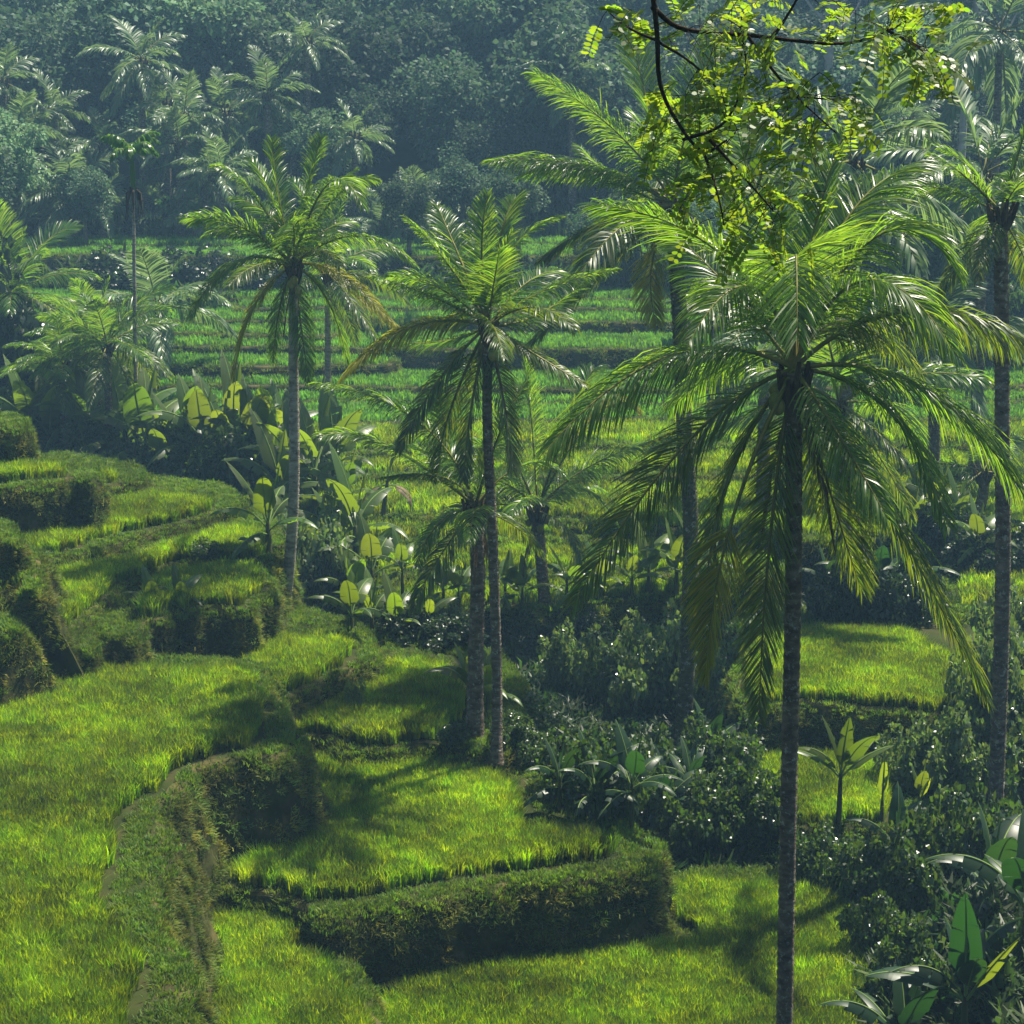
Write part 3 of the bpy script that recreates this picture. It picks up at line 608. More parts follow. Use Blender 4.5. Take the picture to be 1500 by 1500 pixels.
palm('coconut_palm', 'short coconut palm with dark hanging fruit stalks, right of the pair in the centre', None, (787, 748), b5[1] + .1, [(795, 850, 0)], b5, r0=.18, r1=.16, explicit=[
    ((780, 630), (768, 530, 0), dict(droop=.6)), ((870, 680), (985, 640, -.5), dict(droop=1.3)), ((850, 715), (905, 770, -.3), dict(droop=1.3)), ((720, 700), (625, 690, -.3), dict(droop=1.2)),
    ((730, 620), (690, 540, .5), dict(droop=.8)), ((870, 610), (930, 600, .5), dict(droop=1, mat='frond_yellow')), ((730, 750), (700, 800, -.5), dict(droop=1.2, mat='frond_dark')), ((840, 600), (870, 540, .5), dict(droop=1))],
     rand=6, L=3.0, nuts=8, seed=5, leaf=.75, elevs=(0, 75), dead=2)
b6 = PZ(412, 892, 7.75); b6[2] = gnear(b6[0], b6[1])
palm('coconut_palm', 'coconut palm with pale curved trunk rising from the edge of the small rice field', None, (430, 392), b6[1] - .2, [(424, 825, 0), (431, 700, 0), (430, 520, 0)], b6, r0=.155, r1=.105, explicit=[
    ((372, 285), (318, 245, -.4), dict(droop=1.2)), ((408, 290), (398, 205, .3), dict(droop=.6)), ((450, 285), (470, 200, .3), dict(droop=.8)), ((490, 290), (550, 262, 0), dict(droop=1.4)),
    ((520, 345), (605, 385, -.3), dict(droop=1.6)), ((365, 340), (300, 345, -.3), dict(droop=1.3)), ((345, 385), (278, 465, -.5), dict(droop=1.4)), ((372, 450), (342, 555, -.3), dict(droop=1.3, mat='frond_yellow')),
    ((495, 400), (572, 470, -.3), dict(droop=1.4, mat='frond_yellow')), ((440, 470), (452, 560, -.3), dict(droop=.9)), ((410, 450), (400, 530, .3), dict(droop=1)), ((480, 440), (510, 540, .3), dict(droop=1.3)),
    ((400, 320, .9), (340, 290, 1.8), dict(droop=1)), ((460, 310, .9), (520, 250, 1.6), dict(droop=1)), ((480, 270, -.8), (530, 300, -1.8), dict(droop=1.4))], rand=8, L=2.7, elevs=(8, 80), seed=6, leaf=.72, mat='trunk_pale', nuts=3, dead=2)
b7 = hit(478, 700)
palm('coconut_palm', 'slender pale-trunked palm right behind the curved pale trunk', None, (480, 400), b7[1] + .1, [(480, 600, 0)], b7, r0=.14, r1=.1, rand=12, L=3.4, seed=7, mat='trunk_pale', explicit=[((530, 440), (585, 480), dict(droop=1.5, mat='frond_yellow', leaf=1.2))])
b8 = PD(1466, 1110, 34); b8[2] = gnear(b8[0], b8[1])
palm('coconut_palm', 'thick rough-barked palm trunk at the right edge', None, (1466, 315), 34, [(1468, 900, 0), (1468, 600, 0)], b8, r0=.16, r1=.14, rand=10, L=2.2, seed=8, explicit=[((1410, 255), (1368, 230), dict(droop=1)), ((1490, 230), (1510, 170))])
b9 = hit(1278, 900)
palm('coconut_palm', 'leaning thin palm trunk behind the long hanging frond on the right', None, (1228, 590), b9[1], [(1252, 760, 0)], b9, r0=.15, r1=.11, rand=14, L=4.2, seed=9, kind='mid', dead=1)
b10 = hit(1408, 770)
palm('coconut_palm', 'low palm with a white glinting frond left of the thick right-hand trunk', None, (1440, 690), b10[1] + .2, [(1436, 740, 0)], b10, r0=.2, r1=.16, rand=10, L=3.6, seed=10, explicit=[((1410, 690), (1385, 640), dict(droop=1))])
# mid and far palms: (crown px, base px, d or None, L, seed, label)
LEFTG = 'palms on the left behind the spur'
for (cx, cyy, bx, by, L_, sd_, kd, rr, lb) in (
    (20, 430, 15, 585, 4.2, 21, 'mid', .3, 'big dark palm at the left edge with upright feathery fronds'),
    (157, 505, 160, 672, 3.0, 22, 'mid', .17, 'dark-trunked palm with widely spread fronds in front of the striped terraces'),
    (92, 535, 92, 668, 2.5, 23, 'mid', .17, 'small drooping palm left of the widely spread dark-trunked palm'),
    (142, 500, 143, 640, 3.0, 24, 'mid', .2, 'palm half hidden right behind the widely spread dark-trunked palm')):
    b = hit(bx, by, 56); palm('coconut_palm', lb, LEFTG, (cx, cyy), b[1], [], b, r0=rr, r1=rr * .7, rand=19, L=L_, seed=sd_, kind=kd)
FARG = 'hazy palms in front of the forest'
FP = [(150, 215, 150, 330, 106, 4.8, 'hazy palm between the wide hazy crown and the slender areca'), (300, 260, 300, 340, 100, 4.4, 'small hazy palm just left of the crown of the curved pale palm'), (245, 150, 245, 300, 115, 4.4, 'small hazy palm right below the star-shaped crown'), (5, 120, 5, 300, 110, 5.4, 'hazy palm crown in the dark wood at the left edge'), (520, 200, 520, 330, 106, 4.2, 'faint palm right of the crown of the curved pale palm'), (80, 160, 80, 300, 112, 4.6, 'faint palm above and left of the wide hazy crown'), (1330, 180, 1330, 330, 100, 4.6, 'faint palm right of the overhanging leaves'), (207, 88, 207, 250, 112, 6.2, 'hazy palm standing highest on the left, crown like a star'), (105, 270, 108, 360, 98, 6.6, 'hazy palm with a wide crown above the big dark left palm'),
      (392, 140, 392, 260, 108, 5.6, 'hazy palm above the crown of the pale curved palm'), (25, 195, 25, 330, 104, 5.8, 'hazy palm crown against the left edge'), (262, 212, 262, 320, 102, 5.0, 'hazy palm with a leaning crown right of the slender areca'),
      (838, 110, 838, 330, 112, 5.8, 'lone faint palm on a very thin tall stem in the dark forest centre'), (1465, 45, 1462, 260, 84, 6.4, 'hazy tall palm in the upper right corner with a skirt of old fronds'),
      (1440, 255, 1442, 480, 62, 4.8, 'bluish palm with upright fronds just left of the thick right trunk'), (1250, 235, 1250, 500, 52, 5.0, 'palm crown rising behind the top of the nearest palm'),
      (610, 300, 610, 420, 96, 4.6, 'faint palm behind the left side of the centre palm crown'), (690, 305, 690, 420, 97, 4.4, 'faint palm behind the middle of the centre palm crown'), (330, 165, 330, 280, 110, 4.8, 'faint palm left of the hazy palm above the curved one'),
      (450, 60, 450, 260, 118, 5.0, 'faint palm high above the crown of the pale curved palm'), (60, 250, 60, 360, 108, 5.0, 'faint palm between the left edge crown and the wide hazy crown'),
      (1370, 480, 1372, 640, 60, 4.4, 'bluish palm behind the right long frond of the nearest palm'), (1120, 470, 1122, 620, 58, 4.2, 'palm partly hidden behind the nearest palm crown to its left'),
      (230, 450, 230, 590, 74, 4.0, 'grey-green palm crown touching the slender areca stem')]
for i, (cx, cyy, bx, by, d, L_, lb) in enumerate(FP):
    if d > 90: L_ *= 99 / d * .66; d = 96 + (d - 96) * .3
    b = PD(bx, by, d); b[2] = gnear(b[0], b[1])
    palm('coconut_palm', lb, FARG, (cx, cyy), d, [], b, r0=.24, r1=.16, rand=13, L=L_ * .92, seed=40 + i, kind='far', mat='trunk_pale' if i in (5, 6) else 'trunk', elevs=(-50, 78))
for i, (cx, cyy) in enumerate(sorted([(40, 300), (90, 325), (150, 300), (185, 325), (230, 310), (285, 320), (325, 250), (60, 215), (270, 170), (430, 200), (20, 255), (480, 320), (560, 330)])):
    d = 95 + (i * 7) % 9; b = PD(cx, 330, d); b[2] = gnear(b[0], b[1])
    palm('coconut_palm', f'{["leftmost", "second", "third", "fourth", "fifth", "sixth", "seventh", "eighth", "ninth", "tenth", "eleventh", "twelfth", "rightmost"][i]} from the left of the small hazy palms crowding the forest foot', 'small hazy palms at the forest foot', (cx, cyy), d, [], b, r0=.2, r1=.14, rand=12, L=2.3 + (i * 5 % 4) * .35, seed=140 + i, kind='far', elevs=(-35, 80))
# slender areca palm
M['areca'] = leaf_mat('areca_leaflet', (.05, .13, .012), (.2, .42, .015), .35, .5, .2, .5)
bA = hit(200, 690, 56)
def areca(label, crown, b, trunk_px, s=1.0):
    d = b[1]; top = PD(*crown, d); root = empty('areca_palm', b, label, 'palm tree'); P = [np.array([0, 0, -.3])] + [PD(x, y, d) - b for x, y in trunk_px] + [top - b]
    tp, _ = trunk_piece(P, .13 * s, .09 * s, ring=.3, flare=1.3); link('trunk', mesh('trunk', [tp]), M['trunk_pale'], root)
    rg = np.random.default_rng(77); t = top - b
    link('crownshaft', mesh('crownshaft', [(*tube([t - UP * .2, t + UP * .4, t + UP * 1.2], [.12 * s, .16 * s, .07 * s], 8), 0)]), M['areca'], root)
    for k in range(10):
        a = k * 2.4; C = frond_curve(a, [75, 60, 45, 35][k % 4], 2.1 * s, 95 + 20 * (k % 3)) + t + UP * 1.0
        link('frond', mesh('frond', frond_pieces(C, 2, rg, 26, .6 * s, droop=1.4, lw=.06)), [M['rachis'], M['areca']], root)
    sk = []
    for k in range(26):
        a = rg.uniform(0, 6.28); q = np.array([math.cos(a), math.sin(a), 0]) * .3 * s; l = rg.uniform(.5, 1.3)
        sk.append((*tube([t - UP * .1, t + q * 1.3 - UP * .3, t + q * 1.5 - UP * l], [.03, .03, .01], 4), 0))
    link('flower_stalk', mesh('flower_stalk', sk), M['sheath'], root)
areca('slender areca palm with a small bright crown on a pole-thin stem at left', (195, 270), bA, [(198, 500)], s=.62)
# ------------------------------------------------------------------ banana plants
M['banana'] = leaf_mat('banana_leaf', (.05, .085, .015), (.24, .36, .01), .38, .4, .3, .5, island=False, huevar=.02)
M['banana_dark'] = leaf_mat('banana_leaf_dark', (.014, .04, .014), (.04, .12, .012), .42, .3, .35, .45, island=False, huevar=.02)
M['banana_lime'] = leaf_mat('banana_leaf_lime', (.16, .22, .015), (.5, .6, .02), .4, .5, .15, .5, island=False)
M['banana_dead'] = leaf_mat('banana_leaf_dead', (.25, .2, .12), (.25, .18, .09), .7, .3, .3, .2, island=False)
M['pseudostem'] = noise_mat('banana_stem', [(.03, .03, .012), (.08, .09, .03), (.13, .11, .06)], 5, stretch=(1, 1, .3), rough=.6)
M['midrib'] = noise_mat('banana_midrib', [(.12, .2, .04), (.2, .28, .08)], 3, rough=.4, bump=0)
def banana_leaf(rg, L=1.7, W=.24, e=60, bend=80, fold=18, tear=.6, n=30):
    """leaf leaving the origin along +X; returns pieces"""
    s = np.linspace(0, 1, n + 7); C = frond_curve(0, e, L * 1.22, bend, n + 7)
    Tn = nrm(np.gradient(C, axis=0)); Sd = np.array([0, 1., 0]); Nn = nrm(np.cross(Tn, Sd)) * 1
    Nn = -np.where(Nn[:, 2:3] < 0, Nn, -Nn) if e < 88 else Nn
    P = [(*tube(C, .022 * (1 - s) ** .6 + .004, 5), 0)]
    k0 = 7; V = []; Q = []; cnt = 0
    for sg in (1, -1):
        i = k0
        while i < n + 6:
            m = int(rg.integers(2, 7)) if rg.uniform() < tear else int(rg.integers(6, 14)); j = min(n + 6, i + m)
            f = R(fold) + rg.normal(0, .12) - (rg.uniform(0, .9) if rg.uniform() < tear * .45 else 0); lean = rg.normal(0, .03)
            for q in range(i, j + 1):
                t = (q - k0) / (n - 1.0); t = min(max(t, 0), 1)
                wv = W * min(1, (t / .16 + .03)) ** .55 * max(0., 1 - t ** 2.3) ** .85
                sh = .05 * (1 if q == i else (-1 if q == j else 0)) * L / n * 2
                for u in (.0, .55, 1.):
                    ff = f - R(22) * u
                    p = C[q] + (Sd * sg * math.cos(ff) + Nn[q] * math.sin(ff)) * wv * u + Tn[q] * (wv * .25 * u + lean * u - sh * u)
                    V.append(p)
                if q < j:
                    b = cnt; Q += [(b, b + 1, b + 4, b + 3), (b + 1, b + 2, b + 5, b + 4)]
                cnt += 3
            i = j
    P.append((np.array(V), np.array(Q), 1)); return P
BL = []
for i, (e, b, f, t, L_, W_) in enumerate(((85, 12, 30, .1, 1.5, .2), (82, 30, 18, .3, 1.8, .34), (74, 55, 16, .5, 1.8, .34), (62, 75, 12, .6, 1.8, .33), (45, 90, 8, .8, 1.7, .26), (25, 85, 0, .9, 1.6, .25), (66, 95, 10, .7, 1.9, .28), (50, 60, 18, .4, 1.5, .24))):
    BL.append(mesh('leaf', banana_leaf(np.random.default_rng(i), L_, W_, e, b, f, t)))
    BL[-1].materials.append(M['midrib']); BL[-1].materials.append(M['banana'])
BLD = []
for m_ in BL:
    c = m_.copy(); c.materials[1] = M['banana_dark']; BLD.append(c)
DEADL = BL[4].copy(); DEADL.materials[1] = M['banana_dead']
def banana(label, group, p, h=1.2, s=1.0, seed=0, n=8, dark=False, dead=0, lean=0, extra=()):
    rg = np.random.default_rng(seed + 300); root = empty('banana_plant', p, label, 'banana plant', group)
    top = np.array([lean, 0, h]); link('stem', mesh('stem', [(*tube([np.array([0, 0, -.2]), top * .5, top, top + UP * .12], np.array([.11, .09, .06, .02]) * s, 7), 0)]), M['pseudostem'], root)
    lib = BLD if dark else BL
    for k in range(n):
        j = min(7, [0, 1, 2, 3, 6, 4, 7, 5, 4, 5][k % 10]); o = bpy.data.objects.new('leaf', lib[j]); COL.objects.link(o); o.parent = root
        o.location = Vector(top - UP * .04 * k * s); q = s * rg.uniform(.8, 1.15); o.scale = (q, q, q); o.rotation_euler = (rg.normal(0, .15), rg.normal(0, .08), k * 2.4 + rg.normal(0, .3))
    for rz, e, bnd, L_, W_, mt in extra:
        me = mesh('leaf', banana_leaf(rg, L_, W_, e, bnd, 12, .12, 30)); me.materials.append(M['midrib']); me.materials.append(M[mt])
        o = bpy.data.objects.new('leaf', me); COL.objects.link(o); o.parent = root; o.location = Vector(top - UP * .1); o.rotation_euler = (0, 0, R(rz))
    for k in range(dead):
        o = bpy.data.objects.new('dead_leaf', DEADL); COL.objects.link(o); o.parent = root; o.location = Vector(top - UP * .2); o.scale = (s * .8, s * .5, s); o.rotation_euler = (0, 1.0, rg.uniform(0, 6.28))
    return root
ORD = ['', 'second ', 'third ', 'fourth ', 'fifth ', 'sixth ', 'seventh ', 'eighth ', 'ninth ', 'tenth ', 'eleventh ', 'twelfth ']
def clump(spots, where, kind='banana plant', **kw):
    """spots: (px, py_of_base, height, scale); labels count from the left"""
    spots = sorted(spots); n = len(spots)
    for i, sp in enumerate(spots):
        px, py, h, s = sp[:4]; o = sp[4] if len(sp) > 4 else {}
        pos = ('leftmost ' if i == 0 else ('rightmost ' if i == n - 1 else ORD[i])) + kind + (' from the left' if 0 < i < n - 1 else '')
        lb = o.get('label') or f'{pos} {where}'
        p = hit(px, py, kw.get('dmin', 15)); kk = dict(kw); kk.pop('dmin', 0); kk.update({a: b for a, b in o.items() if a != 'label'})
        banana(lb, kind + 's ' + where, p, h, s, seed=int(px * 3 + py), **kk)
clump([(48, 664, .9, 1.3), (120, 660, 1.2, 1.5), (75, 668, .8, 1.2), (140, 668, .8, 1.3)], 'under the palms at left', n=9, dmin=56)
clump([(185, 672, .9, 1.3), (215, 695, 1.2, 1.4, dict(label='banana plant with a bright upright leaf at the foot of the slender areca')), (238, 705, .5, 1.1)], 'around the slender areca stem', n=9, dmin=56)
clump([(270, 695, 1.0, 1.19), (300, 700, 1.3, 1.27), (330, 698, 1.1, 1.27), (362, 700, 1.3, 1.27), (392, 700, 1.1, 1.19), (408, 690, 1.0, 1.19), (285, 690, 1.4, 1.19), (345, 690, 1.5, 1.19)], 'below the striped terraces', n=9, dmin=56)
clump([(440, 745, 1.2, 1.25), (462, 755, 1.5, 1.3), (490, 745, 1.6, 1.2), (412, 760, 1.0, 1.2), (505, 770, .8, .9)], 'right of the curved pale trunk', n=8)
clump([(500, 850, 1.0, 1.1), (522, 860, 1.5, 1.15, dict(label='banana plant with a glowing yellow-green upright leaf', n=8)), (545, 885, 1.0, .9), (395, 860, .7, .9), (512, 905, .6, .7)], 'beside the round white-flecked bush', n=8)
clump([(590, 905, 1.2, .55), (650, 925, .6, .55), (625, 930, .4, .5), (672, 935, .5, .55), (740, 930, .6, .6), (765, 935, .5, .55), (830, 910, .7, .6), (850, 930, .5, .55), (880, 915, .6, .6), (925, 900, .6, .6)], 'in the gully behind the slim trunks', n=8)
clump([(545, 925, .4, .6), (580, 935, .35, .6), (515, 925, .4, .6)], 'low at the front of the gully', n=7)
clump([(690, 1050, .55, .62, dict(label='banana plant with one shiny green leaf between the twin trunks')), (715, 1045, .4, .6)], 'at the twin trunks', n=7)
p = hit(560, 765); banana('stooping dead banana plant with pale curled leaves over the centre rice', 'lone banana plants', p, 1.3, .8, 5, n=1, dead=4, lean=.2)
clump([(870, 1205, .6, .6), (925, 1215, .9, .52), (975, 1225, .8, .55), (1010, 1200, .9, .5), (820, 1190, .6, .5), (1040, 1150, .8, .6)], 'in the thicket left of the nearest trunk', n=9, dark=True)
clump([(1370, 830, 1.0, .8), (1400, 835, .8, .8), (1430, 840, .9, .8), (1335, 820, .7, .7)], 'behind the right rice field', n=8)
clump([(1250, 880, .7, .8), (1290, 885, .7, .8), (1320, 890, .8, .8), (1210, 880, .6, .7)], 'in the dark bush by the leaning trunk', n=7, dark=True)
clump([(990, 900, .8, .8), (1020, 890, .9, .8), (950, 870, .7, .8)], 'behind the grey-green shrub', n=7)
# single bananas right
def leaf_px(root, base, m, t, W=.24, tear=.2, mat='banana', fold=15, flip=1):
    pass
p = hit(1228, 1225); banana('young banana plant with one upright pale green leaf right of the nearest trunk', 'lone banana plants', p, 1.1, .62, 12, n=5, extra=[(-70, 84, 10, 1.15, .2, 'banana'), (0, 50, 40, 1.1, .15, 'banana'), (180, 50, 50, 1.1, .15, 'banana')])
p = hit(1290, 1235); banana('small banana plant with one slim yellow-green upright leaf', 'lone banana plants', p, .5, .5, 13, n=1, extra=[(-100, 82, 8, .95, .11, 'banana_lime')])
p = hit(1345, 1225); banana('small banana plant with a short bright leaf right of the slim yellow-green leaf', 'lone banana plants', p, .45, .4, 14, n=3, extra=[(-60, 70, 10, .6, .1, 'banana_lime')])
p = hit(1310, 1275); banana('low banana plant with drooping grey leaves in the shrubs', 'lone banana plants', p, .5, .55, 15, n=6, dark=True)
p = PD(1408, 1560, 25); p[2] = gnear(p[0], p[1]); banana('large banana plant with two broad upright leaves in the lower right corner', 'lone banana plants', p, .9, .7, 16, n=5, dark=True, extra=[(-115, 80, 14, 1.75, .27, 'banana_dark'), (-50, 62, 10, 1.4, .2, 'banana'), (180, 40, 60, 1.4, .26, 'banana_dark')])
p = PD(1320, 1590, 25.5); p[2] = gnear(p[0], p[1]); banana('banana plant with grey drooping leaves at the bottom edge left of the large one', 'lone banana plants', p, .4, .75, 17, n=7, dark=True)
p = PD(1500, 1400, 26.5); p[2] = gnear(p[0], p[1]); banana('banana plant with torn comb-like leaves at the right edge', 'lone banana plants', p, .9, .85, 18, n=9, dark=True)
p = PD(1450, 1330, 28.5); p[2] = gnear(p[0], p[1]); banana('banana plant deep in the shade at right', 'lone banana plants', p, .6, .75, 19, n=8, dark=True)
# bright taro-like shrub beside the square block
p = PZ(228, 965, 7.75); banana('leafy young plant with small broad leaves left of the square grass block', 'lone banana plants', p, 1.25, .5, 20, n=10)
p = PZ(262, 965, 7.75); banana('thin-stemmed broad-leaved plant right beside the square grass block', 'lone banana plants', p, 1.4, .4, 21, n=9, lean=.1)
p = PZ(212, 968, 7.75); banana('low broad-leaved plant in front of the taller leafy one by the block', 'lone banana plants', p, .6, .42, 22, n=8)
# ------------------------------------------------------------------ shrubs
M['shrub'] = leaf_mat('shrub_leaf', (.035, .065, .018), (.12, .22, .015), .32, .35, .4, .65, huevar=.02)
M['shrub_pale'] = leaf_mat('shrub_leaf_pale', (.10, .15, .055), (.22, .34, .05), .3, .36, .35, .9, huevar=.02)
M['shrub_dark'] = leaf_mat('shrub_leaf_dark', (.016, .034, .012), (.05, .10, .012), .34, .28, .4, .6, huevar=.02)
M['twig'] = noise_mat('twig_bark', [(.03, .025, .015), (.08, .065, .045)], 8, bump=.2)
def leaves(rg, cen, rad, n, size, flat=.25, up=.4, asp=.45):
    """n leaves inside ellipsoidal blobs (mostly near the skin)"""
    k = rg.integers(0, len(cen), n); d = nrm(rg.normal(0, 1, (n, 3))); r = rg.uniform(.35, 1.05, n) ** .5
    P = cen[k] + d * r[:, None] * rad[k]
    ax = nrm(d * .8 + rg.normal(0, .6, (n, 3)) + UP * (-.1)); nr_ = nrm(UP * up + d * .5 + rg.normal(0, .45, (n, 3)))
    S = nrm(np.cross(ax, nr_)); ln = size * rg.uniform(.6, 1.25, n)
    C = np.stack([P, P + ax * (ln * .5)[:, None], P + ax * ln[:, None] - UP * (ln * .15)[:, None]], 1)
    W = S[:, None] * (np.array([.15, 1, .06])[None, :, None] * (ln * asp)[:, None, None])
    return strips(C, W)
def bush_mesh(seed, nb=16, n=2600, size=.1, asp=.36, shape=(1, 1, .8)):
    rg = np.random.default_rng(seed); c = nrm(rg.normal(0, 1, (nb, 3))) * rg.uniform(.25, 1.05, (nb, 1)) * np.array(shape); c[:, 2] = np.abs(c[:, 2]) * 1.1 + .12
    rad = rg.uniform(.1, .3, (nb, 1)) * np.ones((1, 3)); return mesh('foliage', [(*leaves(rg, c, rad, n, size, asp=asp), 0)], False), c
SH = {}
for kd, mt in (('shrub', 'shrub'), ('pale', 'shrub_pale'), ('dark', 'shrub_dark')):
    SH[kd] = []
    for i in range(3):
        me, c = bush_mesh(i + 20, 30, 3000, .11, .42); me.materials.append(M[mt])
        st = []
        for q in c[::2]: st.append((*tube(bez([np.array([0, 0, -.25]), q * np.array([.35, .35, .5]), q], 5), [.03, .025, .018, .012, .005], 4), 0))
        sm = mesh('stem', st); sm.materials.append(M['twig']); SH[kd].append((me, sm))
def shrub(label, group, p, w, h, kind='shrub', seed=0):
    p = np.array(p, float); root = empty('shrub', p, label, 'shrub', group); me, sm = SH[kind][seed % 3]
    for nm, m_ in (('foliage', me), ('stem', sm)):
        o = bpy.data.objects.new(nm, m_); COL.objects.link(o); o.parent = root; o.scale = (w / 2, w / 2, h / 1.1); o.rotation_euler = (0, 0, seed * 1.7)
def shrubs(spots, where, kind, dmin=15):
    spots = sorted(spots); n = len(spots)
    for i, (px, py, w, h) in enumerate(spots):
        pos = ('leftmost ' if i == 0 else ('rightmost ' if i == n - 1 else ORD[i])) + 'shrub' + (' from the left' if 0 < i < n - 1 else '')
        shrub(f'{pos} of those {where}', 'shrubs ' + where, hit(px, py, dmin), w, h, kind, int(px + py))
shrub('tall round bush flecked with white glints right of the curved pale trunk', None, hit(450, 880), 2.7, 3.4, 'pale', 1)
shrub('dark low bush in front of the white-flecked round bush', None, hit(490, 890), 1.8, 2.0, 'dark', 2)
shrubs([(820, 1010, 1.6, 1.7), (880, 1030, 2.2, 2.2), (935, 1050, 2.2, 2.4), (1000, 1040, 2.2, 2.4), (1050, 1060, 2.0, 2.2), (960, 1000, 2.0, 2.2)], 'with grey-green leaves above the dark thicket', 'pale')
shrubs([(835, 1160, 1.5, 1.2), (890, 1190, 1.8, 1.6), (950, 1225, 1.8, 1.6), (1010, 1245, 1.8, 1.7), (1070, 1230, 1.8, 1.5), (1110, 1235, 1.6, 1.4), (980, 1170, 2.0, 1.8), (1060, 1140, 1.9, 1.6), (1130, 1240, 1.2, 1.1), (905, 1140, 1.6, 1.4)], 'in the thicket left of the nearest trunk', 'shrub')
shrubs([(1190, 1280, 1.3, 1.1), (1230, 1300, 1.4, 1.2), (1280, 1330, 1.6, 1.5), (1330, 1330, 1.8, 1.7), (1400, 1290, 2.0, 2.0), (1460, 1280, 2.0, 2.2), (1290, 1400, 1.4, 1.3), (1330, 1450, 1.5, 1.3), (1500, 1200, 2.0, 2.2)], 'in the lower right thicket', 'shrub')
shrubs([(1335, 1150, 1.6, 1.6), (1385, 1170, 1.8, 2.0), (1430, 1160, 1.9, 2.2), (1480, 1150, 2, 2.4), (1515, 1060, 2, 2.4), (1440, 1060, 1.7, 2.2), (1475, 960, 1.8, 2.0)], 'around the thick right-hand trunk', 'pale')
shrubs([(1215, 905, 1.8, 1.4), (1255, 910, 2.2, 2.0), (1305, 910, 2.0, 1.8), (1345, 905, 1.8, 1.4)], 'behind the brightest rice field', 'dark')
shrubs([(1380, 850, 2.2, 1.3), (1430, 840, 2.4, 1.4), (1490, 840, 2.4, 1.5), (1350, 835, 1.8, 1.2)], 'behind the right edge rice field', 'dark')
shrubs([(600, 935, 1.6, .9), (660, 945, 1.8, .7), (730, 950, 1.7, .8), (800, 960, 1.8, .9), (860, 955, 1.8, 1.1)], 'filling the gully behind the slim trunks', 'dark')
shrubs([(20, 660, 3.5, 2.6), (70, 662, 3, 2.2), (140, 690, 2.6, 1.9), (205, 700, 2.4, 1.6), (255, 702, 2.6, 2.0), (310, 705, 2.8, 2.0), (360, 706, 2.8, 2.2), (400, 706, 2.6, 2.0), (285, 700, 2.4, 1.8), (450, 720, 2.6, 1.8)], 'among the bananas under the striped terraces', 'shrub', 56)
shrubs([(10, 600, 6, 4.5), (-20, 590, 6, 6), (60, 600, 5, 3.2)], 'dark at the left edge under the big palm', 'dark', 56)
shrub('small bush on the bank above the square grass block', None, hit(300, 820), .9, .5, 'shrub', 4)
shrubs([(515, 1085, .35, .4), (520, 1050, .5, .9)], 'thin and twiggy on the bank left of the centre', 'pale')
shrubs([(665, 1098, .8, .5), (750, 1100, 1.1, .6), (780, 1120, 1.1, .8), (770, 1060, 1.4, .7)], 'low around the twin trunk feet', 'shrub')
# ------------------------------------------------------------------ forest
M['forest'] = leaf_mat('forest_leaf', (.06, .115, .06), (.10, .18, .07), .65, .3, .4, .2, huevar=.03, objvar=.5)
M['forest_b'] = leaf_mat('forest_leaf_b', (.10, .17, .08), (.15, .26, .1), .65, .3, .4, .2, huevar=.03, objvar=.5)
M['bark_far'] = noise_mat('tree_bark', [(.09, .08, .06), (.2, .18, .15)], 3)
def tree_mesh(seed, n=8500, size=.25, nb=34, hz=1.2):
    rg = np.random.default_rng(seed); c = nrm(rg.normal(0, 1, (nb, 3))) * rg.uniform(.25, .95, (nb, 1)) * np.array([3.2, 3.2, 2.4 * hz]); c[:, 2] += 5.2
    return mesh('crown', [(*leaves(rg, c, rg.uniform(.6, 1.35, (nb, 1)) * np.ones((1, 3)), n, size, asp=.42), 0)], False), c
TR = []
for i in range(5):
    me, c = tree_mesh(60 + i, hz=[1, 1.3, .9, 1.5, 1.1][i]); me.materials.append(M['forest_b' if i % 2 else 'forest'])
    st = [(*tube([[0, 0, -1.5], [.1, 0, 2], [0, .1, 5]], [.28, .22, .12], 7), 0)]
    for q in c[::4]: st.append((*tube(bez([np.array([0, 0, 2.5]), q * np.array([.4, .4, .75]), q], 6), [.12, .1, .08, .06, .04, .02], 5), 0))
    tm = mesh('trunk', st); tm.materials.append(M['bark_far']); TR.append((me, tm))
fc = bpy.data.collections.new('forest_trees')
for i, (me, tm) in enumerate(TR):
    for m_ in (me,):
        fc.objects.link(bpy.data.objects.new('forest_crown', m_))
rg = np.random.default_rng(9); P = []
for y in np.arange(101, 168, 3.4):
    for x in np.arange(-62, 66, 3.6):
        if rg.uniform() < .93 and not (y < 107 and x < -6): P.append((x + rg.normal(0, 1.1), y + rg.normal(0, .9)))
P = np.array(P); xk_, _ = to_px(np.c_[P, base_z(P[:, 0], P[:, 1])]); P = P[~((xk_ < 290) & (P[:, 1] > 128) & (rg.uniform(0, 1, len(P)) < .7))]; z = base_z(P[:, 0], P[:, 1]) - 1.0; n = len(P)
xk, _ = to_px(np.c_[P, z])
s = rg.uniform(.6, 1.5, n); s *= np.where((xk < 380) & (P[:, 1] > 138), .6, 1)
scatter('forest', np.c_[P, z], np.c_[rg.normal(0, .06, n), rg.normal(0, .06, n), rg.uniform(0, 6.28, n)], s, fc, 'dense hazy blue-green forest covering the hillside behind the terraces', 'forest', 3)
def tree(label, p, s, i, group='broadleaf trees at the forest edge', rz=0):
    root = empty('broadleaf_tree', p, label, 'tree', group)
    for nm, m_ in (('crown', TR[i][0]), ('trunk', TR[i][1])):
        o = bpy.data.objects.new(nm, m_); COL.objects.link(o); o.parent = root; o.scale = (s, s, s); o.rotation_euler = (0, 0, rz)
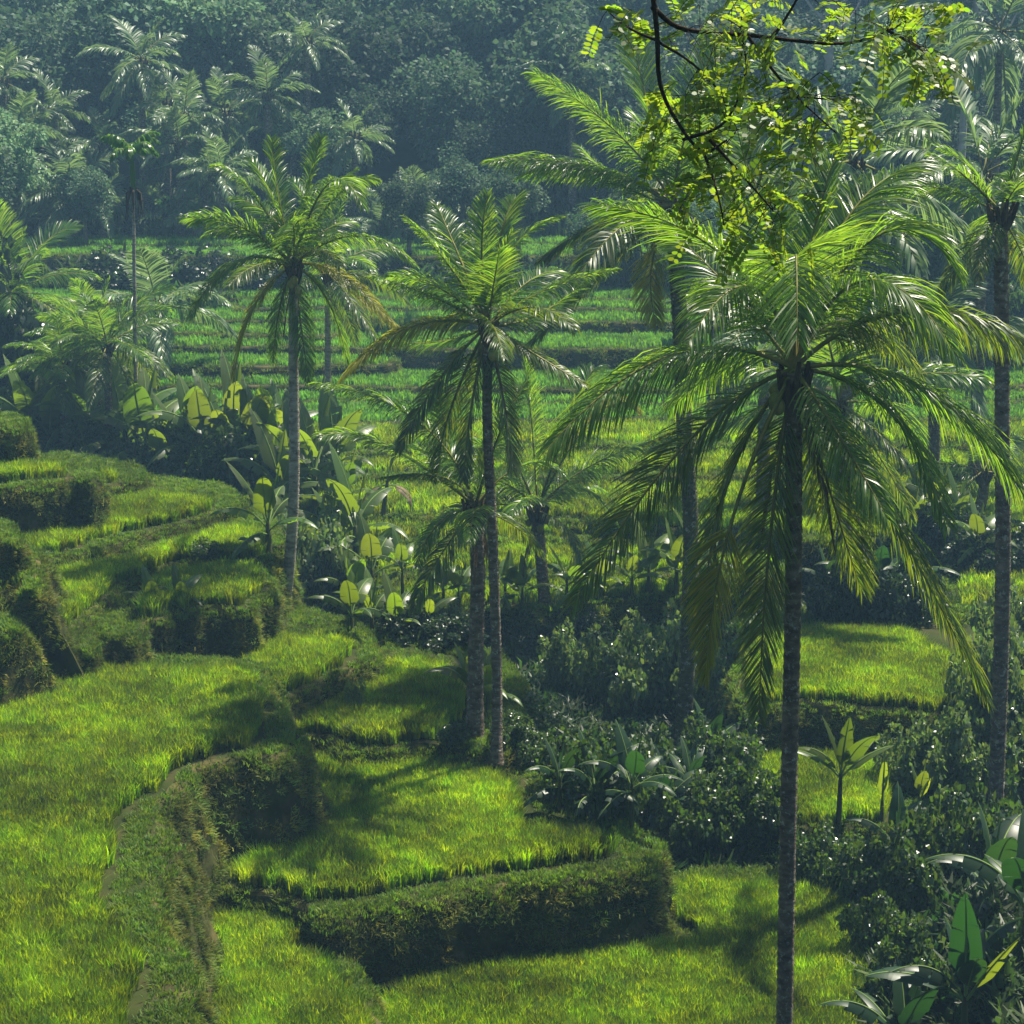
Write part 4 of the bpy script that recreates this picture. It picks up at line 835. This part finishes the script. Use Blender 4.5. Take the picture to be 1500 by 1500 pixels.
for k, (px, d, s, i, lb) in enumerate([
    (130, 94, .5, 0, 'round dark tree left of the topmost terrace strip'), (600, 90, .5, 1, 'dark tree behind the left fronds of the centre palm'), (680, 93, .6, 2, 'dark tree behind the crown of the centre palm'),
    (760, 90, .55, 3, 'dark tree right behind the centre palm crown'), (870, 88, .5, 4, 'dark tree left of the mossy trunk behind the terraces'), (930, 90, .6, 1, 'dark tree just left of the mossy palm trunk'),
    (1030, 88, .6, 0, 'dark tree just right of the mossy palm trunk'), (1100, 90, .7, 2, 'dark tree behind the left part of the nearest crown'), (1190, 86, .6, 3, 'dark tree behind the heart of the nearest crown'),
    (1290, 84, .8, 4, 'dark tree behind the right part of the nearest crown'), (1360, 82, .7, 1, 'dark tree left of the thick trunk on the right'), (1440, 84, .8, 0, 'dark tree behind the thick trunk on the right'),
    (1520, 82, .8, 2, 'dark tree at the right edge below the corner palm'), (20, 92, .8, 3, 'dark tree at the left edge below the hazy crowns'), (-40, 88, .9, 4, 'dark tree cut by the left edge'),
    (250, 104, .75, 2, 'hazy tree above the left end of the top terrace strip'), (330, 102, .6, 1, 'hazy tree above the middle of the top terrace strip'), (480, 100, .7, 3, 'hazy tree above the crown of the pale curved palm'),
    (545, 104, .8, 0, 'hazy tree right of the crown of the pale curved palm')]):
    x = (px - 750) / F * d; p = (x, d, gnear(x, d)); tree(lb, p, s, i, rz=k * 1.3)
# dark bushes on the tall bank between the far strips
for k, px in enumerate((165, 215, 265, 330, 390, 450, 510, 570)):
    d = 88.6 + .5 * (k % 2); x = (px - 750) / F * d
    shrub(f'{("leftmost " if k == 0 else "rightmost " if k == 7 else ORD[k])}dark bush{" from the left" if 0 < k < 7 else ""} on the tall far bank under the top strips', 'dark bushes on the tall far bank', (x, d, gnear(x, d)), 4.4, 1.9, 'dark', k)
# pale tall trunks in the forest
M['palebark'] = noise_mat('pale_bark', [(.25, .23, .2), (.45, .43, .4)], 3)
for k, (pts_, d, r, lb) in enumerate([([(1217, 260), (1214, 100), (1222, -60)], 100, .32, 'tall pale bare tree trunk right of the overhanging branch'),
                                 ([(1410, 260), (1415, 130), (1440, 70), (1420, -20)], 96, .22, 'thin pale forked tree left of the corner palm'),
                                 ([(370, 260), (369, 60), (372, -60)], 118, .2, 'thin pale stem high in the forest at left')]):
    q = [PD(x, y, d) for x, y in pts_]; b = q[0].copy(); b[2] = gnear(b[0], d)
    root = empty('pale_tree', b, lb, 'tree', 'pale trunks in the forest'); C = bez([b] + q[1:], 20) - b
    link('trunk', mesh('trunk', [(*tube(C, np.linspace(r, r * .6, 20), 8), 0)]), M['palebark'], root)
    br = [(*tube(bez([C[12 + j], C[12 + j] + np.array([(-1) ** j * 1.2, 0, 1.0]), C[12 + j] + np.array([(-1) ** j * 2.0, .5, 2.8])], 6), np.linspace(r * .4, .03, 6), 5), 0) for j in range(6)]
    link('limb', mesh('limb', br), M['palebark'], root)
    o = bpy.data.objects.new('crown', TR[k][0]); COL.objects.link(o); o.parent = root; o.scale = (.7, .7, .6); o.location = Vector(C[-1] - UP * 2.2)
# small thatch roof by the mossy trunk
M['thatch'] = noise_mat('thatch', [(.3, .27, .22), (.5, .48, .42)], 4, stretch=(1, 1, .2))
M['wood'] = noise_mat('post_wood', [(.05, .035, .02), (.12, .08, .05)], 4)
pb = np.array([(1020 - 750) / F * 78, 78, 0.]); pb[2] = gnear(pb[0], 78)
hut = empty('field_hut', pb, 'small pale-roofed open field hut right of the mossy palm trunk', 'hut')
ex, ey, ez = 1.0, .8, 1.5
rv = []; rq = []
for sgn in (-1, 1):
    b = len(rv); rv += [(-ex, sgn * ey, ez), (ex, sgn * ey, ez), (ex * .8, 0, ez + .6), (-ex * .8, 0, ez + .6), (-ex, sgn * ey, ez - .1), (ex, sgn * ey, ez - .1), (ex * .8, 0, ez + .5), (-ex * .8, 0, ez + .5)]
    rq += [(b, b + 1, b + 2, b + 3), (b + 4, b + 5, b + 6, b + 7), (b, b + 1, b + 5, b + 4)]
b = len(rv)
rv += [(-ex, -ey, ez), (-ex * .8, 0, ez + .6), (-ex, ey, ez), (-ex, 0, ez), (ex, -ey, ez), (ex * .8, 0, ez + .6), (ex, ey, ez), (ex, 0, ez)]; rq += [(b, b + 1, b + 2, b + 3), (b + 4, b + 5, b + 6, b + 7)]
link('roof', mesh('roof', [(np.array(rv, float), np.array(rq), 0)], False), M['thatch'], hut)
for sx in (-1, 1):
    for sy in (-1, 1):
        link('post', mesh('post', [(*tube([[sx * .8, sy * .6, -.5], [sx * .8, sy * .6, ez + .2]], .07, 6), 0)]), M['wood'], hut)
# ------------------------------------------------------------------ overhanging tree with yellow-green feather leaves
M['feather'] = leaf_mat('feather_leaf', (.07, .13, .012), (.28, .42, .02), .4, .55, .35, .4, huevar=.025)
M['dark_bark'] = noise_mat('dark_bark', [(.012, .009, .006), (.04, .03, .02)], 12)
D0 = 9.0
tb = np.array([5.6, 8.6, 0.]); tb[2] = gnear(5.6, 8.6)
ot = empty('overhanging_tree', tb, 'tree reaching in from above with dark thin branches and yellow-green feathery leaves', 'tree')
lim = [np.array([0, 0, -.4]), np.array([-.3, .1, 5]), PD(1560, -420, D0) - tb + np.array([0, 0, .8]), PD(960, -320, D0) - tb]
link('trunk', mesh('trunk', [(*tube(bez([lim[0], lim[1], lim[2]], 16), np.linspace(.2, .07, 16), 10), 0)]), M['dark_bark'], ot)
link('branch', mesh('branch', [(*tube(bez([lim[2], lim[3] + UP * .25, PD(950, -60, D0) - tb], 14), np.linspace(.07, .03, 14), 8), 0)]), M['dark_bark'], ot)
BR = [([(950, -60), (962, 43), (967, 123), (993, 180), (1030, 222), (1065, 205)], 9, 0, .016), ([(955, 10), (1000, 42), (1100, 52), (1230, 64), (1300, 45), (1345, 20)], 9, .3, .014),
      ([(1095, 53), (1130, 100), (1165, 140), (1225, 195)], 9, .2, .010), ([(1130, 55), (1155, 20), (1200, -60)], 9, -.2, .010), ([(1040, 205), (1090, 260), (1135, 312)], 9, .3, .009),
      ([(1000, 205), (1060, 180), (1092, 110), (1085, 40)], 9, .2, .009), ([(1030, 222), (1050, 280), (1060, 330)], 9, -.3, .008), ([(1300, 45), (1350, 70), (1395, 95)], 9, .5, .008), ([(965, 60), (920, 40), (890, 15)], 9, .1, .008),
      ([(1165, 140), (1220, 145), (1260, 140)], 9, .4, .006), ([(962, 60), (1010, 90), (1050, 130), (1080, 190)], 9, .5, .008)]
tw = []
for pts_, d, dd, r in BR:
    q = np.array([PD(x, y, d + dd * i / len(pts_)) - tb for i, (x, y) in enumerate(pts_)]); C = bez(q, 24) if len(q) != 3 else bez(q, 24)
    link('branch', mesh('branch', [(*tube(C, np.linspace(r, r * .35, 24), 6), 0)]), M['dark_bark'], ot); tw.append(C)
tw_all = np.concatenate(tw)
BLB = [(925, 30, 45, 38, 20), (1010, 20, 60, 40, 26), (1060, 60, 55, 45, 34), (1075, 15, 40, 30, 18), (1085, 120, 60, 50, 30), (1160, 60, 55, 25, 16), (1250, 25, 55, 35, 34), (1310, 20, 45, 35, 26), (1345, 65, 45, 35, 30), (1375, 90, 25, 45, 16),
       (1235, 145, 45, 28, 22), (1180, 120, 40, 30, 10), (1140, 160, 60, 35, 24), (1010, 150, 60, 45, 26), (1050, 250, 45, 50, 26), (1110, 270, 55, 50, 36), (1150, 300, 35, 35, 12), (1080, 330, 55, 20, 16), (965, 195, 30, 25, 12), (1160, 190, 55, 25, 16), (1045, 190, 50, 35, 22)]
Cc = []; Ww = []; rc = []
for bx, by, rx, ry, n in BLB:
    for k in range(int(n * (.62 if by < 160 else .7))):
        px, py = bx + rg.normal(0, .55) * rx, by + rg.normal(0, .55) * ry; dd = rg.normal(.15, .3)
        A = PD(px, py, D0 + dd) - tb; j = np.argmin(((tw_all - A) ** 2).sum(1)); B = tw_all[j]; dr = nrm((A - B)[None] + rg.normal(0, .05, (1, 3)))[0]
        l = rg.uniform(.12, .22); ax = nrm((dr + np.array([rg.normal(0, .5), rg.normal(0, .5), -.35 + rg.normal(0, .3)]))[None])[0]
        C = bez([A, A + ax * l * .5, A + ax * l - UP * l * .25], 5); rc.append((*tube(C, .0016, 3), 0))
        if k % 2 == 0: rc.append((*tube(np.array([B, .5 * (A + B) + UP * .01, A]), .0022, 3), 0))
        S = nrm(np.cross(ax, UP + rg.normal(0, .5, 3))[None])[0]
        for t in np.linspace(.15, 1, 8):
            for sg in (1, -1):
                p = A + ax * l * t - UP * l * .25 * t * t; dd_ = nrm((S * sg + ax * .35 + rg.normal(0, .12, 3))[None])[0]; q = .04 * rg.uniform(.8, 1.15)
                nw = nrm(np.cross(dd_, np.cross(ax, S) + rg.normal(0, .25, 3))[None])[0]
                Cc.append([p + dd_ * .002, p + dd_ * q * .3, p + dd_ * q * .75, p + dd_ * q]); Ww.append([nw * .003, nw * .0112, nw * .0105, nw * .002])
v, q = strips(np.array(Cc), np.array(Ww)); link('foliage', mesh('foliage', [(v, q, 0)], False), M['feather'], ot)
tag(link('twig', mesh('twig', rc), M['dark_bark'], ot), kind='stuff')
# ------------------------------------------------------------------ air
hz = bpy.data.materials.new('haze'); hz.use_nodes = True; N = hz.node_tree.nodes; N.clear(); ho = N.new('ShaderNodeOutputMaterial'); hv = N.new('ShaderNodeVolumePrincipled')
hv.inputs['Color'].default_value = (.36, .66, 1, 1); hv.inputs['Density'].default_value = HAZE_DENSITY; hv.inputs['Anisotropy'].default_value = .0
hz.node_tree.links.new(hv.outputs[0], ho.inputs['Volume'])
x0, x1, y0, y1, z0, z1 = -170, 170, -66, 268, -1, 46
V = np.array([(x, y, z) for z in (z0, z1) for y in (y0, y1) for x in (x0, x1)], float)
Q = np.array([(0, 2, 3, 1), (4, 5, 7, 6), (0, 1, 5, 4), (2, 6, 7, 3), (0, 4, 6, 2), (1, 3, 7, 5)])
tag(link('haze', mesh('haze', [(V, Q, 0)], False), hz), 'pale blue haze hanging in the valley air', 'haze', kind='stuff')
